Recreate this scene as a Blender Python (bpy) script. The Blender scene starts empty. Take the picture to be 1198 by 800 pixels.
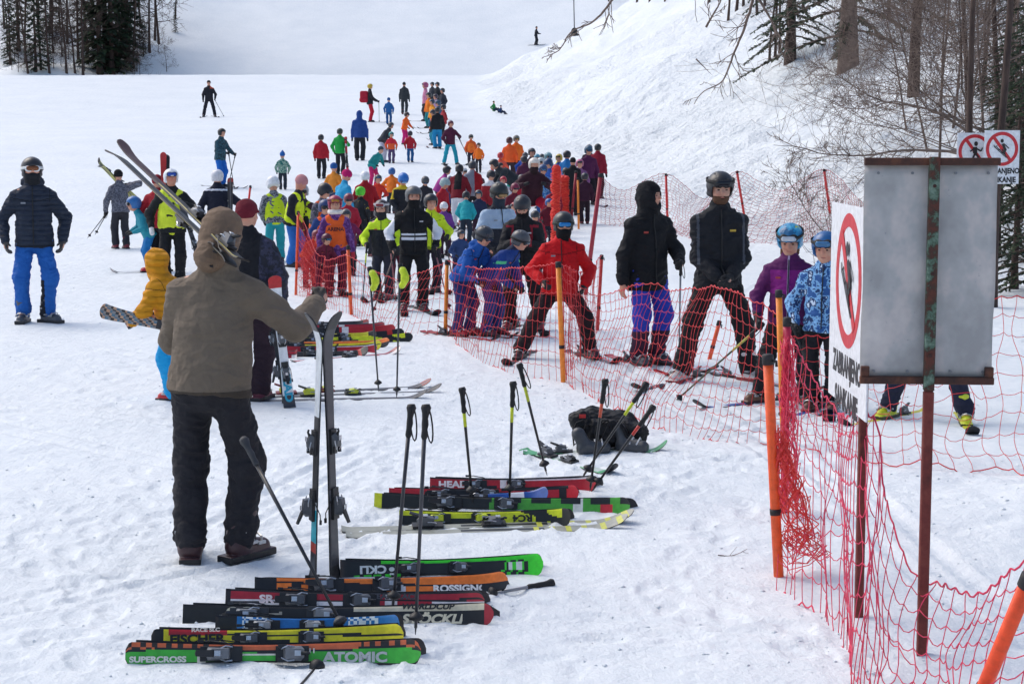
import bpy, bmesh, math, random
import numpy as np
from mathutils import Vector, Matrix, Quaternion
from math import radians, sin, cos, pi

scene = bpy.context.scene
C = scene.collection
# ------------------------------------------------------------------ camera
F = 2100.0            # focal length in photograph pixels (1198 wide)
CAMZ = 2.12
PITCH = math.atan(239.0 / F)
cam_d = bpy.data.cameras.new('camera')
cam = bpy.data.objects.new('camera', cam_d)
C.objects.link(cam)
cam.location = (0, 0, CAMZ)
cam.rotation_euler = (pi / 2 - PITCH, 0, 0)
cam_d.sensor_width = 36.0
cam_d.lens = F / 1198 * 36.0
cam_d.clip_end = 2000
scene.camera = cam
# ------------------------------------------------------------------ world, sun, exposure
w = bpy.data.worlds.new('World')
scene.world = w
w.use_nodes = True
nt = w.node_tree
bg = nt.nodes['Background']
sky = nt.nodes.new('ShaderNodeTexSky')
sky.sky_type = 'NISHITA'
sky.sun_disc = False
SUN_EL, SUN_AZ = 50.0, 305.0      # azimuth measured clockwise from +Y
sky.sun_elevation = radians(SUN_EL)
sky.sun_rotation = radians(SUN_AZ)
sky.altitude = 900
sky.air_density = 1.0
sky.dust_density = 6.0
sky.ozone_density = 1.0
nt.links.new(sky.outputs[0], bg.inputs['Color'])
bg.inputs['Strength'].default_value = 0.145
sd = bpy.data.lights.new('sun', 'SUN')
sd.energy = .85
sd.angle = radians(42)
sd.color = (1.0, 0.965, 0.91)
so = bpy.data.objects.new('sun', sd)
C.objects.link(so)
_d = Vector((sin(radians(SUN_AZ)) * cos(radians(SUN_EL)), cos(radians(SUN_AZ)) * cos(radians(SUN_EL)), sin(radians(SUN_EL))))
so.rotation_euler = (-_d).to_track_quat('-Z', 'Y').to_euler()
so.location = _d * 60
scene.view_settings.view_transform = 'Standard'
scene.view_settings.look = 'None'
scene.view_settings.gamma = 1.0
scene.view_settings.exposure = 0.46
scene.render.engine = 'CYCLES'

rng = np.random.default_rng(7)
random.seed(11)

# ------------------------------------------------------------------ noise + terrain
def _h(ix, iy, iz, seed):
    n = (ix.astype(np.int64) * 374761393 + iy.astype(np.int64) * 668265263 + iz.astype(np.int64) * 2147483647 + seed * 974634777) & 0xffffffff
    n = ((n ^ (n >> 13)) * 1274126177) & 0xffffffff
    return ((n ^ (n >> 16)) & 0xffff) / 32767.5 - 1.0

def vn2(x, y, f, seed=0):
    x = np.asarray(x, float) * f; y = np.asarray(y, float) * f
    ix = np.floor(x); iy = np.floor(y)
    fx = x - ix; fy = y - iy
    fx = fx * fx * (3 - 2 * fx); fy = fy * fy * (3 - 2 * fy)
    z = np.zeros_like(ix)
    a = _h(ix, iy, z, seed); b = _h(ix + 1, iy, z, seed); c = _h(ix, iy + 1, z, seed); d = _h(ix + 1, iy + 1, z, seed)
    return (a * (1 - fx) + b * fx) * (1 - fy) + (c * (1 - fx) + d * fx) * fy

def vn3(p, f, seed=0):
    q = p * f
    i = np.floor(q); t = q - i; t = t * t * (3 - 2 * t)
    r = 0
    for dx in (0, 1):
        for dy in (0, 1):
            for dz in (0, 1):
                wgt = (t[:, 0] if dx else 1 - t[:, 0]) * (t[:, 1] if dy else 1 - t[:, 1]) * (t[:, 2] if dz else 1 - t[:, 2])
                r = r + wgt * _h(i[:, 0] + dx, i[:, 1] + dy, i[:, 2] + dz, seed)
    return r

_ky = [-60, 34, 42, 51, 62, 87, 105, 120, 130, 134, 141, 152, 160, 166, 176, 191, 220, 420]
_kz = [0, 0, .2, .75, 1.3, 2.75, 4.0, 5.4, 6.62, 6.65, 5.4, 4.6, 5.8, 7.9, 11.3, 17, 30, 118]
_sy = np.arange(-60, 420, .5)
_sz = np.interp(_sy, _ky, _kz)
_ker = np.hanning(13); _ker /= _ker.sum()
_szs = np.convolve(np.pad(_sz, 6, mode='edge'), _ker, mode='valid')

_tr = random.Random(5)
_TRK = [(_tr.uniform(-9, 3), _tr.uniform(8, 28), _tr.uniform(-.7, 1.1), _tr.uniform(.035, .05), _tr.uniform(.008, .016), k_) for k_ in range(16)]
def smooth(a, b, x):
    t = np.clip((x - a) / (b - a), 0, 1)
    return t * t * (3 - 2 * t)

def terrain(x, y):
    x = np.asarray(x, float); y = np.asarray(y, float)
    z = np.interp(y, _sy, _szs)
    # the bank on the right
    xb = np.interp(y, [0, 15, 24, 32, 48, 80, 129, 140], [12, 9.5, 7.6, 6.0, 3.2, -0.3, -2.6, -3])
    e = np.maximum(x - xb + vn2(x, y, .15, 3) * 1.0, 0)
    s = np.interp(y, [10, 60, 125, 132], [.40, .47, .60, .60])
    wv = 2.2
    rise = s * (np.sqrt(e * e + wv * wv) - wv)
    cut = 1 - smooth(126, 150, y) * .75
    rise = np.minimum(rise, 22) * cut
    z = z + rise
    bankm = smooth(0.2, 3, e) * (1 - smooth(150, 170, y))
    z = z + bankm * (vn2(x + y * .4, y, .5, 5) * .22 + vn2(x, y, 1.3, 6) * .10 + np.maximum(vn2(x, y, 2.6, 8), 0) * .09 * smooth(-.2, .5, vn2(x, y, .25, 31)))
    # far left wooded knoll
    l = smooth(-24, -44, x) * smooth(135, 160, y)
    z = z + l * (2.0 + vn2(x, y, .12, 9) * 1.4) + smooth(138, 165, y) * vn2(x, y, .06, 10) * .8
    # trampled snow
    near = 1 - smooth(40, 90, y)
    z = z + near * (vn2(x, y, .35, 11) * .05 + vn2(x, y, 1.1, 12) * .010 + np.maximum(vn2(x + .3 * vn2(x, y, 2, 40), y, 3.1, 13), .1) * .007 + vn2(x, y, 6.3, 14) * .004 - np.maximum(vn2(x + .1 * vn2(x, y, 5, 41), y, 4.6, 42) - .6, 0) * .03)
    z = z + (1 - near) * (vn2(x, y, .12, 21) * .12 + vn2(x, y, .9, 22) * .02)
    for (x0, y0, ang, wv_, dp, seed_) in _TRK:
        dx_ = (x - x0) * cos(ang) + (y - y0) * sin(ang) + .25 * vn2(x * 0 + y, y * 0 + seed_, .25, seed_)
        m_ = smooth(0, .25, .15 + vn2(x, y, .35, seed_ + 60))
        for off_ in (0, .22):
            u_ = np.abs(dx_ - off_) / wv_
            z = z - near * m_ * dp * (np.clip(1 - u_ * u_, 0, 1) - .5 * np.exp(-((u_ - 1.5) / .35) ** 2))
    # heaped snow right of the net
    m = smooth(1.6, 3.0, x - np.clip((y - 7) * .10, -1, 1.2)) * (1 - smooth(10.4, 11.8, y)) * smooth(-2, 3, y)
    z = z + m * (.06 + .10 * vn2(x, y, .9, 15) + .05 * vn2(x, y, 2.6, 16) + .02 * vn2(x, y, 7, 17))
    return z

def tz(x, y):
    return float(terrain(np.array([x]), np.array([y]))[0])

_fw = Vector((0, cos(PITCH), -sin(PITCH))); _up = Vector((0, sin(PITCH), cos(PITCH)))
def ray(px, py):
    return _fw + Vector((1, 0, 0)) * ((px - 599) / F) + _up * ((400 - py) / F)

def at(px, py):
    """the ground point seen at a place of the photograph"""
    r = ray(px, py)
    lam = np.concatenate([np.linspace(3, 40, 1500), np.linspace(40, 320, 2800)])
    xs = r.x * lam; ys = r.y * lam; zs = CAMZ + r.z * lam
    d = zs - terrain(xs, ys)
    k = np.argmax(d < 0)
    if d[k] >= 0:
        k = len(lam) - 1
    k = max(k, 1)
    t = d[k - 1] / (d[k - 1] - d[k] + 1e-12)
    l = lam[k - 1] + (lam[k] - lam[k - 1]) * t
    return Vector((r.x * l, r.y * l, CAMZ + r.z * l))

def at_depth(px, py, y):
    r = ray(px, py); l = y / r.y
    return Vector((r.x * l, y, CAMZ + r.z * l))

# ------------------------------------------------------------------ materials
def lin(c):
    if isinstance(c, str):
        c = tuple(int(c[i:i + 2], 16) / 255 for i in (0, 2, 4))
    return tuple(((v / 12.92) if v <= .04045 else ((v + .055) / 1.055) ** 2.4) for v in c) + (1.0,)

_mats = {}
def new_mat(key):
    m = bpy.data.materials.new(key)
    m.use_nodes = True
    n = m.node_tree.nodes; b = n['Principled BSDF']
    return m, m.node_tree, n, b

def _coords(nt_, scale=(1, 1, 1)):
    tc = nt_.nodes.new('ShaderNodeTexCoord'); mp = nt_.nodes.new('ShaderNodeMapping')
    mp.inputs['Scale'].default_value = scale
    nt_.links.new(tc.outputs['Object'], mp.inputs['Vector'])
    return mp.outputs[0]

def noise(nt_, vec, scale, detail=3, rough=.55):
    n = nt_.nodes.new('ShaderNodeTexNoise')
    n.inputs['Scale'].default_value = scale; n.inputs['Detail'].default_value = detail; n.inputs['Roughness'].default_value = rough
    nt_.links.new(vec, n.inputs['Vector'])
    return n.outputs[0]

def ramp(nt_, fac, stops, const=False):
    r = nt_.nodes.new('ShaderNodeValToRGB')
    if const: r.color_ramp.interpolation = 'CONSTANT'
    e = r.color_ramp.elements
    while len(e) > 1: e.remove(e[0])
    e[0].position = stops[0][0]; e[0].color = stops[0][1]
    for p, c in stops[1:]:
        k = e.new(p); k.color = c
    nt_.links.new(fac, r.inputs[0])
    return r.outputs[0]

def bump(nt_, b, hs, strength=.5, dist=.01, prev=None):
    n = nt_.nodes.new('ShaderNodeBump')
    n.inputs['Strength'].default_value = strength; n.inputs['Distance'].default_value = dist
    nt_.links.new(hs, n.inputs['Height'])
    if prev is not None: nt_.links.new(prev, n.inputs['Normal'])
    nt_.links.new(n.outputs[0], b.inputs['Normal'])
    return n.outputs[0]

def fabric(c, rough=.8, kind='shell'):
    """cloth: shell (creased), puffer (horizontal quilting), knit"""
    key = ('f', c, rough, kind)
    if key in _mats: return _mats[key]
    m, t, n, b = new_mat('cloth_' + kind)
    base = lin(c)
    v = _coords(t)
    n1 = noise(t, v, 9, 3)
    d = tuple(min(1, x * .91) for x in base[:3]) + (1,)
    l = tuple(min(1, x * 1.07 + .003) for x in base[:3]) + (1,)
    t.links.new(ramp(t, n1, [(.3, d), (.7, l)]), b.inputs['Base Color'])
    b.inputs['Roughness'].default_value = rough
    b.inputs['Specular IOR Level'].default_value = .3
    v2 = _coords(t, (1, 1, .45))
    p = bump(t, b, noise(t, v2, 16, 4, .6), .6, .020)
    if kind != 'knit':
        mm = t.nodes.new('ShaderNodeMath'); mm.operation = 'SUBTRACT'; mm.inputs[1].default_value = .5
        t.links.new(noise(t, _coords(t, (1, 1, 1.7)), 9, 2, .5), mm.inputs[0])
        ma = t.nodes.new('ShaderNodeMath'); ma.operation = 'ABSOLUTE'; t.links.new(mm.outputs[0], ma.inputs[0])
        p = bump(t, b, ma.outputs[0], .6, .04, p)
    if kind == 'puffer':
        wv = t.nodes.new('ShaderNodeTexWave'); wv.bands_direction = 'Z'; wv.wave_profile = 'SIN'
        wv.inputs['Scale'].default_value = 5.5; wv.inputs['Distortion'].default_value = 1.0
        wv.inputs['Detail'].default_value = 1
        t.links.new(_coords(t), wv.inputs['Vector'])
        pw = t.nodes.new('ShaderNodeMath'); pw.operation = 'POWER'; pw.inputs[1].default_value = .4
        t.links.new(wv.outputs['Fac'], pw.inputs[0])
        p = bump(t, b, pw.outputs[0], .8, .02, p)
    bump(t, b, noise(t, v, 220 if kind != 'knit' else 90, 2), .25 if kind != 'knit' else .7, .002, p)
    _mats[key] = m
    return m

def camo(cols, scale=14, rough=.8):
    key = ('c', tuple(cols), scale)
    if key in _mats: return _mats[key]
    m, t, n, b = new_mat('patterned_cloth')
    v = _coords(t)
    f = noise(t, v, scale, 3, .6)
    k = len(cols)
    st = [((.36 + .28 * i / (k - 1)) if i else 0, lin(c)) for i, c in enumerate(cols)]
    t.links.new(ramp(t, f, st, True), b.inputs['Base Color'])
    b.inputs['Roughness'].default_value = rough
    bump(t, b, noise(t, _coords(t, (1, 1, .45)), 16, 4, .6), .7, .02)
    _mats[key] = m
    return m

def plastic(c, rough=.35, metal=0.0, wear=.12, name='coated_plastic'):
    key = ('p', c, rough, metal, wear)
    if key in _mats: return _mats[key]
    m, t, n, b = new_mat(name)
    base = lin(c)
    v = _coords(t)
    f = noise(t, v, 30, 4, .6)
    d = tuple(x * (1 - wear) for x in base[:3]) + (1,)
    l = tuple(min(1, x * (1 + wear) + .01 * wear) for x in base[:3]) + (1,)
    t.links.new(ramp(t, f, [(.35, d), (.65, l)]), b.inputs['Base Color'])
    b.inputs['Roughness'].default_value = rough
    b.inputs['Metallic'].default_value = metal
    mr = t.nodes.new('ShaderNodeMapRange')
    mr.inputs['To Min'].default_value = max(.03, rough - .1); mr.inputs['To Max'].default_value = min(1, rough + .18)
    t.links.new(noise(t, v, 12, 3), mr.inputs['Value'])
    t.links.new(mr.outputs[0], b.inputs['Roughness'])
    _mats[key] = m
    return m

def skin(c='c99a82'):
    key = ('s', c)
    if key in _mats: return _mats[key]
    m, t, n, b = new_mat('skin')
    base = lin(c)
    f = noise(t, _coords(t), 14, 3)
    red = (min(1, base[0] * 1.05), base[1] * .80, base[2] * .76, 1)
    t.links.new(ramp(t, f, [(.38, base), (.68, red)]), b.inputs['Base Color'])
    b.inputs['Roughness'].default_value = .55
    b.inputs['Subsurface Weight'].default_value = .08
    b.inputs['Subsurface Radius'].default_value = (.01, .004, .002)
    _mats[key] = m
    return m

# ------------------------------------------------------------------ mesh helpers
def mk(name, verts, faces, mats=None, parent=None, smooth_=True, midx=None, cat=None, label=None, group=None, kind=None):
    me = bpy.data.meshes.new(name)
    verts = np.asarray(verts, dtype=np.float32).reshape(-1, 3)
    if isinstance(faces, np.ndarray) and faces.ndim == 2:
        nf, k = faces.shape
        me.vertices.add(len(verts)); me.vertices.foreach_set('co', verts.ravel())
        me.loops.add(nf * k); me.loops.foreach_set('vertex_index', faces.astype(np.int32).ravel())
        me.polygons.add(nf)
        me.polygons.foreach_set('loop_start', np.arange(0, nf * k, k, dtype=np.int32))
        me.polygons.foreach_set('loop_total', np.full(nf, k, dtype=np.int32))
        me.update(calc_edges=True)
    else:
        me.from_pydata([tuple(map(float, v)) for v in verts], [], [tuple(int(q) for q in f) for f in faces])
        me.update()
    if mats:
        if not isinstance(mats, (list, tuple)): mats = [mats]
        for m in mats: me.materials.append(m)
    if midx is not None and len(me.polygons):
        me.polygons.foreach_set('material_index', np.asarray(midx, dtype=np.int32))
    if smooth_ and len(me.polygons):
        me.polygons.foreach_set('use_smooth', np.ones(len(me.polygons), dtype=bool))
    o = bpy.data.objects.new(name, me)
    C.objects.link(o)
    if parent is not None: o.parent = parent
    tag(o, label, cat, group, kind)
    return o

def tag(o, label=None, cat=None, group=None, kind=None):
    if label: o['label'] = label
    if cat: o['category'] = cat
    if group: o['group'] = group
    if kind: o['kind'] = kind
    return o

def thing(name, label, cat, loc=(0, 0, 0), yaw=0, group=None, mat=None):
    o = bpy.data.objects.new(name, None)
    C.objects.link(o)
    o.empty_display_size = .1
    if mat is not None: o.matrix_world = mat; o.matrix_basis = mat
    else:
        o.location = loc; o.rotation_euler = (0, 0, yaw)
    return tag(o, label, cat, group)

class MB:
    """collects shapes into one mesh"""
    def __init__(s): s.v = []; s.f = []; s.m = []
    def add(s, vs, fs, mi=0):
        n = len(s.v); s.v.extend([tuple(v) for v in vs])
        for f in fs: s.f.append(tuple(i + n for i in f)); s.m.append(mi)
        return s
    def tube(s, pts, rad, seg=8, mi=0, cap=True):
        pts = [Vector(p) for p in pts]
        n = len(pts)
        if not isinstance(rad, (list, tuple)): rad = [rad] * n
        rings = []
        prev = None
        for i, p in enumerate(pts):
            d = (pts[min(i + 1, n - 1)] - pts[max(i - 1, 0)])
            if d.length < 1e-9: d = Vector((0, 0, 1))
            d.normalize()
            if prev is None:
                a = Vector((0, 0, 1)) if abs(d.z) < .9 else Vector((1, 0, 0))
                u = d.cross(a).normalized()
            else:
                u = (prev - d * prev.dot(d))
                u = u.normalized() if u.length > 1e-6 else d.orthogonal().normalized()
            prev = u
            v_ = d.cross(u)
            rings.append([p + (u * cos(2 * pi * k / seg) + v_ * sin(2 * pi * k / seg)) * rad[i] for k in range(seg)])
        vs = [q for r in rings for q in r]; fs = []
        for i in range(n - 1):
            for k in range(seg):
                k2 = (k + 1) % seg
                fs.append((i * seg + k, i * seg + k2, (i + 1) * seg + k2, (i + 1) * seg + k))
        if cap:
            fs.append(tuple(range(seg - 1, -1, -1)))
            fs.append(tuple((n - 1) * seg + k for k in range(seg)))
        return s.add(vs, fs, mi)
    def box(s, c, h, R=None, ch=.12, mi=0):
        """chamfered box, c centre, h half sizes, ch chamfer as share of the smallest half size"""
        c = Vector(c); h = Vector(h); q = min(h) * ch
        pts = []
        for sx in (-1, 1):
            for sy in (-1, 1):
                for sz_ in (-1, 1):
                    for ax in range(3):
                        p = Vector((sx * h.x, sy * h.y, sz_ * h.z))
                        for k in range(3):
                            if k != ax: p[k] -= math.copysign(q, p[k])
                        pts.append(p)
        return s.hull([c + (R @ p if R is not None else p) for p in pts], mi)
    def hull(s, pts, mi=0):
        bm = bmesh.new()
        for p in pts: bm.verts.new(p)
        bmesh.ops.convex_hull(bm, input=bm.verts[:])
        for v in [v for v in bm.verts if not v.link_faces]: bm.verts.remove(v)
        bmesh.ops.dissolve_limit(bm, angle_limit=.02, verts=bm.verts[:], edges=bm.edges[:])
        bm.verts.index_update()
        vs = [v.co.copy() for v in bm.verts]; fs = [[v.index for v in f.verts] for f in bm.faces]
        bm.free()
        return s.add(vs, fs, mi)
    def make(s, name, mats, parent=None, smooth_=False, **k):
        return mk(name, s.v, s.f, mats, parent, smooth_, s.m, **k)

# ------------------------------------------------------------------ signed-distance solids, meshed with surface nets
class SDF:
    def __init__(s): s.p = []
    def cap(s, a, b, ra, rb=None, k=.02, flat=None, op='u'):
        a = np.array(a, float); b = np.array(b, float); rb = ra if rb is None else rb
        s.p.append(('c', a, b, ra, rb, k, flat, op)); return s
    def ell(s, c, r, R=None, k=.02, op='u'):
        s.p.append(('e', np.array(c, float), np.array(r, float), R, k, op)); return s
    def box(s, c, h, R=None, rd=.01, k=.01, op='u'):
        s.p.append(('b', np.array(c, float), np.array(h, float), R, rd, k, op)); return s
    def bounds(s):
        lo = np.full(3, 1e9); hi = -lo
        for q in s.p:
            if q[-1] != 'u': continue
            a, b = s.bb(q); lo = np.minimum(lo, a); hi = np.maximum(hi, b)
        return lo, hi
    def bb(s, q):
        if q[0] == 'c':
            r = max(q[3], q[4]); return np.minimum(q[1], q[2]) - r, np.maximum(q[1], q[2]) + r
        if q[0] == 'e': r = q[2].max()
        else: r = np.linalg.norm(q[2]) + q[4]
        return q[1] - r, q[1] + r
    def mesh(s, vox, fold=0.0, ffreq=9.0, seed=0):
        lo, hi = s.bounds(); lo = lo - vox * 3; hi = hi + vox * 3
        n = np.ceil((hi - lo) / vox).astype(int) + 1
        G = np.full(n, 1.0, dtype=np.float32)
        ax = [lo[i] + np.arange(n[i]) * vox for i in range(3)]
        for q in s.p:
            op = q[-1]; a, b = s.bb(q)
            k = q[5] if q[0] != 'e' else q[4]
            m = k + vox * 2
            i0 = np.clip(((a - m - lo) / vox).astype(int), 0, n); i1 = np.clip(((b + m - lo) / vox).astype(int) + 2, 0, n)
            if (i1 <= i0).any(): continue
            sl = tuple(slice(i0[j], i1[j]) for j in range(3))
            X = ax[0][sl[0]][:, None, None]; Y = ax[1][sl[1]][None, :, None]; Z = ax[2][sl[2]][None, None, :]
            if q[0] == 'c':
                _, A, B, ra, rb, k, flat, op = q
                ba = B - A; L2 = max(float(ba @ ba), 1e-12)
                px_, py_, pz_ = X - A[0], Y - A[1], Z - A[2]
                h = np.clip((px_ * ba[0] + py_ * ba[1] + pz_ * ba[2]) / L2, 0, 1)
                vx, vy, vz = px_ - h * ba[0], py_ - h * ba[1], pz_ - h * ba[2]
                d2 = vx * vx + vy * vy + vz * vz
                if flat is not None:
                    nn, sc = flat; c_ = vx * nn[0] + vy * nn[1] + vz * nn[2]
                    d2 = d2 + c_ * c_ * (sc * sc - 1)
                D = np.sqrt(d2) - (ra + (rb - ra) * h)
            else:
                c0, R = q[1], q[3]
                px_, py_, pz_ = X - c0[0], Y - c0[1], Z - c0[2]
                if R is not None:
                    lx = px_ * R[0, 0] + py_ * R[1, 0] + pz_ * R[2, 0]
                    ly = px_ * R[0, 1] + py_ * R[1, 1] + pz_ * R[2, 1]
                    lz = px_ * R[0, 2] + py_ * R[1, 2] + pz_ * R[2, 2]
                else: lx, ly, lz = px_, py_, pz_
                if q[0] == 'e':
                    r = q[2]
                    k0 = np.sqrt((lx / r[0]) ** 2 + (ly / r[1]) ** 2 + (lz / r[2]) ** 2)
                    k1 = np.sqrt((lx / r[0] ** 2) ** 2 + (ly / r[1] ** 2) ** 2 + (lz / r[2] ** 2) ** 2)
                    D = k0 * (k0 - 1) / np.maximum(k1, 1e-6)
                else:
                    h_ = q[2]; rd = q[4]
                    ex, ey, ez = np.abs(lx) - h_[0] + rd, np.abs(ly) - h_[1] + rd, np.abs(lz) - h_[2] + rd
                    D = np.sqrt(np.maximum(ex, 0) ** 2 + np.maximum(ey, 0) ** 2 + np.maximum(ez, 0) ** 2) + np.minimum(np.maximum(np.maximum(ex, ey), ez), 0) - rd
            g = G[sl]
            if op == 'u':
                h = np.clip(.5 + .5 * (g - D) / k, 0, 1)
                G[sl] = g + (D - g) * h - k * h * (1 - h)
            elif op == 's':
                D = -D
                h = np.clip(.5 - .5 * (g - D) / k, 0, 1)
                G[sl] = g + (D - g) * h + k * h * (1 - h)
        S = G < 0
        cnt = np.zeros(tuple(n - 1), dtype=np.int8)
        for dx in (0, 1):
            for dy in (0, 1):
                for dz in (0, 1):
                    cnt += S[dx:n[0] - 1 + dx, dy:n[1] - 1 + dy, dz:n[2] - 1 + dz]
        I, J, K = np.nonzero((cnt > 0) & (cnt < 8))
        if len(I) == 0: return np.zeros((0, 3)), np.zeros((0, 4), int)
        idx = np.full(tuple(n - 1), -1, dtype=np.int32); idx[I, J, K] = np.arange(len(I))
        P = np.zeros((len(I), 3)); N = np.zeros(len(I))
        cs = [(0, 0, 0), (1, 0, 0), (0, 1, 0), (1, 1, 0), (0, 0, 1), (1, 0, 1), (0, 1, 1), (1, 1, 1)]
        for a in range(8):
            for b in range(a + 1, 8):
                A, B = cs[a], cs[b]
                if sum(abs(A[i] - B[i]) for i in range(3)) != 1: continue
                fa = G[I + A[0], J + A[1], K + A[2]]; fb = G[I + B[0], J + B[1], K + B[2]]
                mk_ = (fa < 0) != (fb < 0)
                t = np.where(mk_, fa / np.where(mk_, fa - fb, 1), 0)
                for i in range(3):
                    P[:, i] += mk_ * (A[i] + t * (B[i] - A[i]))
                N += mk_
        P = P / N[:, None] + np.stack([I, J, K], 1)
        V = lo + P * vox
        quads = []
        for axn in range(3):
            sa = [slice(None)] * 3; sb = [slice(None)] * 3
            sa[axn] = slice(0, -1); sb[axn] = slice(1, None)
            E = S[tuple(sa)] != S[tuple(sb)]
            e = np.nonzero(E)
            o1, o2 = [(1, 2), (2, 0), (0, 1)][axn]
            ok = (e[o1] > 0) & (e[o2] > 0) & (e[o1] < n[o1] - 1) & (e[o2] < n[o2] - 1)
            e = [q[ok] for q in e]
            def cell(d1, d2):
                c_ = [e[0].copy(), e[1].copy(), e[2].copy()]
                c_[o1] = c_[o1] - d1; c_[o2] = c_[o2] - d2
                return idx[c_[0], c_[1], c_[2]]
            q4 = np.stack([cell(1, 1), cell(0, 1), cell(0, 0), cell(1, 0)], 1)
            inside = S[tuple(e)]
            q4[~inside] = q4[~inside][:, ::-1]
            quads.append(q4)
        Q = np.concatenate(quads)
        Q = Q[(Q >= 0).all(1)]
        if fold > 0:
            nrm = np.zeros_like(V)
            fn = np.cross(V[Q[:, 2]] - V[Q[:, 0]], V[Q[:, 3]] - V[Q[:, 1]])
            for j in range(4): np.add.at(nrm, Q[:, j], fn)
            nrm /= np.maximum(np.linalg.norm(nrm, axis=1), 1e-9)[:, None]
            Wp = V + vn3(V, 6, seed + 5)[:, None] * .05
            d = .8 * vn3(Wp * np.array([1, 1, 1.5]), ffreq, seed) + .75 * (.45 - np.abs(vn3(Wp * np.array([1.0, 1.0, 2.0]), ffreq * 1.5, seed + 1)) * 1.9) + .3 * vn3(Wp * np.array([1.2, 1.2, 2.4]), ffreq * 3.2, seed + 2)
            V = V + nrm * (fold * d)[:, None]
        return V, Q
# ------------------------------------------------------------------ skis, poles
SK = {}
def ski_mesh(L, wid, tail_flat, pat, key, mats, seg=56):
    """sheet lofted tail to tip: sidecut, turned-up shovel, steel edge; material by pattern pat(u, v)"""
    k = (round(L, 2), wid, tail_flat, key)
    if k in SK: return SK[k]
    cols = 10 if seg > 30 else 4; seg = 104 if seg > 30 else seg; th = .013
    V = []; Fc = []; M = []
    for i in range(seg + 1):
        u = i / seg; y = (u - .46) * L
        sc = .5 * wid * (.66 + .34 * abs((u - .45) / .5) ** 1.6)
        if u > .965: sc *= math.sqrt(max(.02, 1 - ((u - .965) / .036) ** 2))
        if not tail_flat and u < .02: sc *= math.sqrt(max(.15, 1 - ((.02 - u) / .022) ** 2))
        z = 0.0
        if u > .86: z = ((u - .86) / .14) ** 2 * (.028 if key == 'creamred' else .075)
        if u < .04: z = ((.04 - u) / .04) ** 2 * .012
        t = th * (1 - .5 * abs(u - .45) * 2 * .8)
        for j in range(cols + 1):
            v = j / cols * 2 - 1
            V.append((v * sc * (.985 if abs(v) == 1 else 1), y, z + t * (1 if abs(v) < .99 else .7)))
        for j in range(cols + 1):
            v = j / cols * 2 - 1
            V.append((v * sc, y, z))
    n = cols + 1; r = 2 * n
    nm = len(mats) - 2           # last two materials: side, base
    for i in range(seg):
        u = (i + .5) / seg
        for j in range(cols):
            v = (j + .5) / cols * 2 - 1
            a = i * r + j
            Fc.append((a, a + 1, a + r + 1, a + r)); M.append(pat(u, v))
            b = a + n
            Fc.append((b, b + r, b + r + 1, b + 1)); M.append(nm + 1)
        a = i * r
        Fc.append((a, a + r, a + r + n, a + n)); M.append(nm)
        a = i * r + cols
        Fc.append((a, a + n, a + n + r, a + r)); M.append(nm)
    Fc.append(tuple(range(0, n)) + tuple(range(2 * n - 1, n - 1, -1))); M.append(nm)
    q = seg * r
    Fc.append(tuple(range(q + n - 1, q - 1, -1)) + tuple(range(q + n, q + 2 * n))); M.append(nm)
    me = bpy.data.meshes.new('ski')
    me.from_pydata(V, [], Fc); me.update()
    for m in mats: me.materials.append(m)
    me.polygons.foreach_set('material_index', M)
    SK[k] = me
    return me

BIND = {}
def binding_mesh(which, c1, c2):
    k = (which, c1, c2)
    if k in BIND: return BIND[k]
    b = MB()
    if which == 'toe':
        b.box((0, .02, .022), (.034, .075, .008), mi=0)
        b.hull([Vector(p) for p in [(-.03, -.02, .03), (.03, -.02, .03), (-.034, .06, .03), (.034, .06, .03), (-.028, -.01, .058), (.028, -.01, .058), (-.018, .075, .046), (.018, .075, .046), (-.02, .03, .066), (.02, .03, .066)]], 1)
        b.box((-.03, -.025, .046), (.01, .02, .008), mi=0); b.box((.03, -.025, .046), (.01, .02, .008), mi=0)
        b.tube([(0, .06, .05), (0, .085, .06), (0, .10, .055)], [.008, .007, .006], 6, 0)
    else:
        b.box((0, -.02, .022), (.034, .095, .008), mi=0)
        b.hull([Vector(p) for p in [(-.026, .02, .03), (.026, .02, .03), (-.03, -.08, .03), (.03, -.08, .03), (-.022, .015, .075), (.022, .015, .075), (-.02, -.06, .085), (.02, -.06, .085), (0, -.09, .06)]], 1)
        b.hull([Vector(p) for p in [(-.016, -.05, .085), (.016, -.05, .085), (-.014, -.13, .115), (.014, -.13, .115), (-.016, -.06, .072), (.016, -.06, .072), (0, -.135, .10)]], 0)
        for s in (-1, 1):
            b.tube([(s * .03, .04, .03), (s * .05, .0, .02), (s * .058, -.07, -.012), (s * .056, -.11, -.016)], .0035, 5, 0)
            b.box((s * .057, -.115, -.016), (.007, .014, .006), mi=0)
    for s in (-1, 1):
        b.tube([(s * .020, -.03, .05), (s * .034, .0, .056), (s * .030, .03, .048)], .004, 5, 2)
    b.box((0, .045 if which == 'toe' else -.035, .070 if which == 'toe' else .09), (.012, .014, .003), mi=2)
    me = bpy.data.meshes.new(which + '_piece')
    me.from_pydata(b.v, [], b.f); me.update()
    me.materials.append(plastic(c1, .4)); me.materials.append(plastic(c2, .35)); me.materials.append(plastic('c0c2c5', .25, .7))
    me.polygons.foreach_set('material_index', b.m)
    BIND[k] = me
    return me

def frame(o, y, z):
    """matrix at o with local Y along y and local Z near z"""
    y = Vector(y).normalized(); z = Vector(z)
    x = y.cross(z).normalized(); z = x.cross(y)
    M = Matrix((x, y, z)).transposed().to_4x4(); M.translation = Vector(o)
    return M

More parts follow.
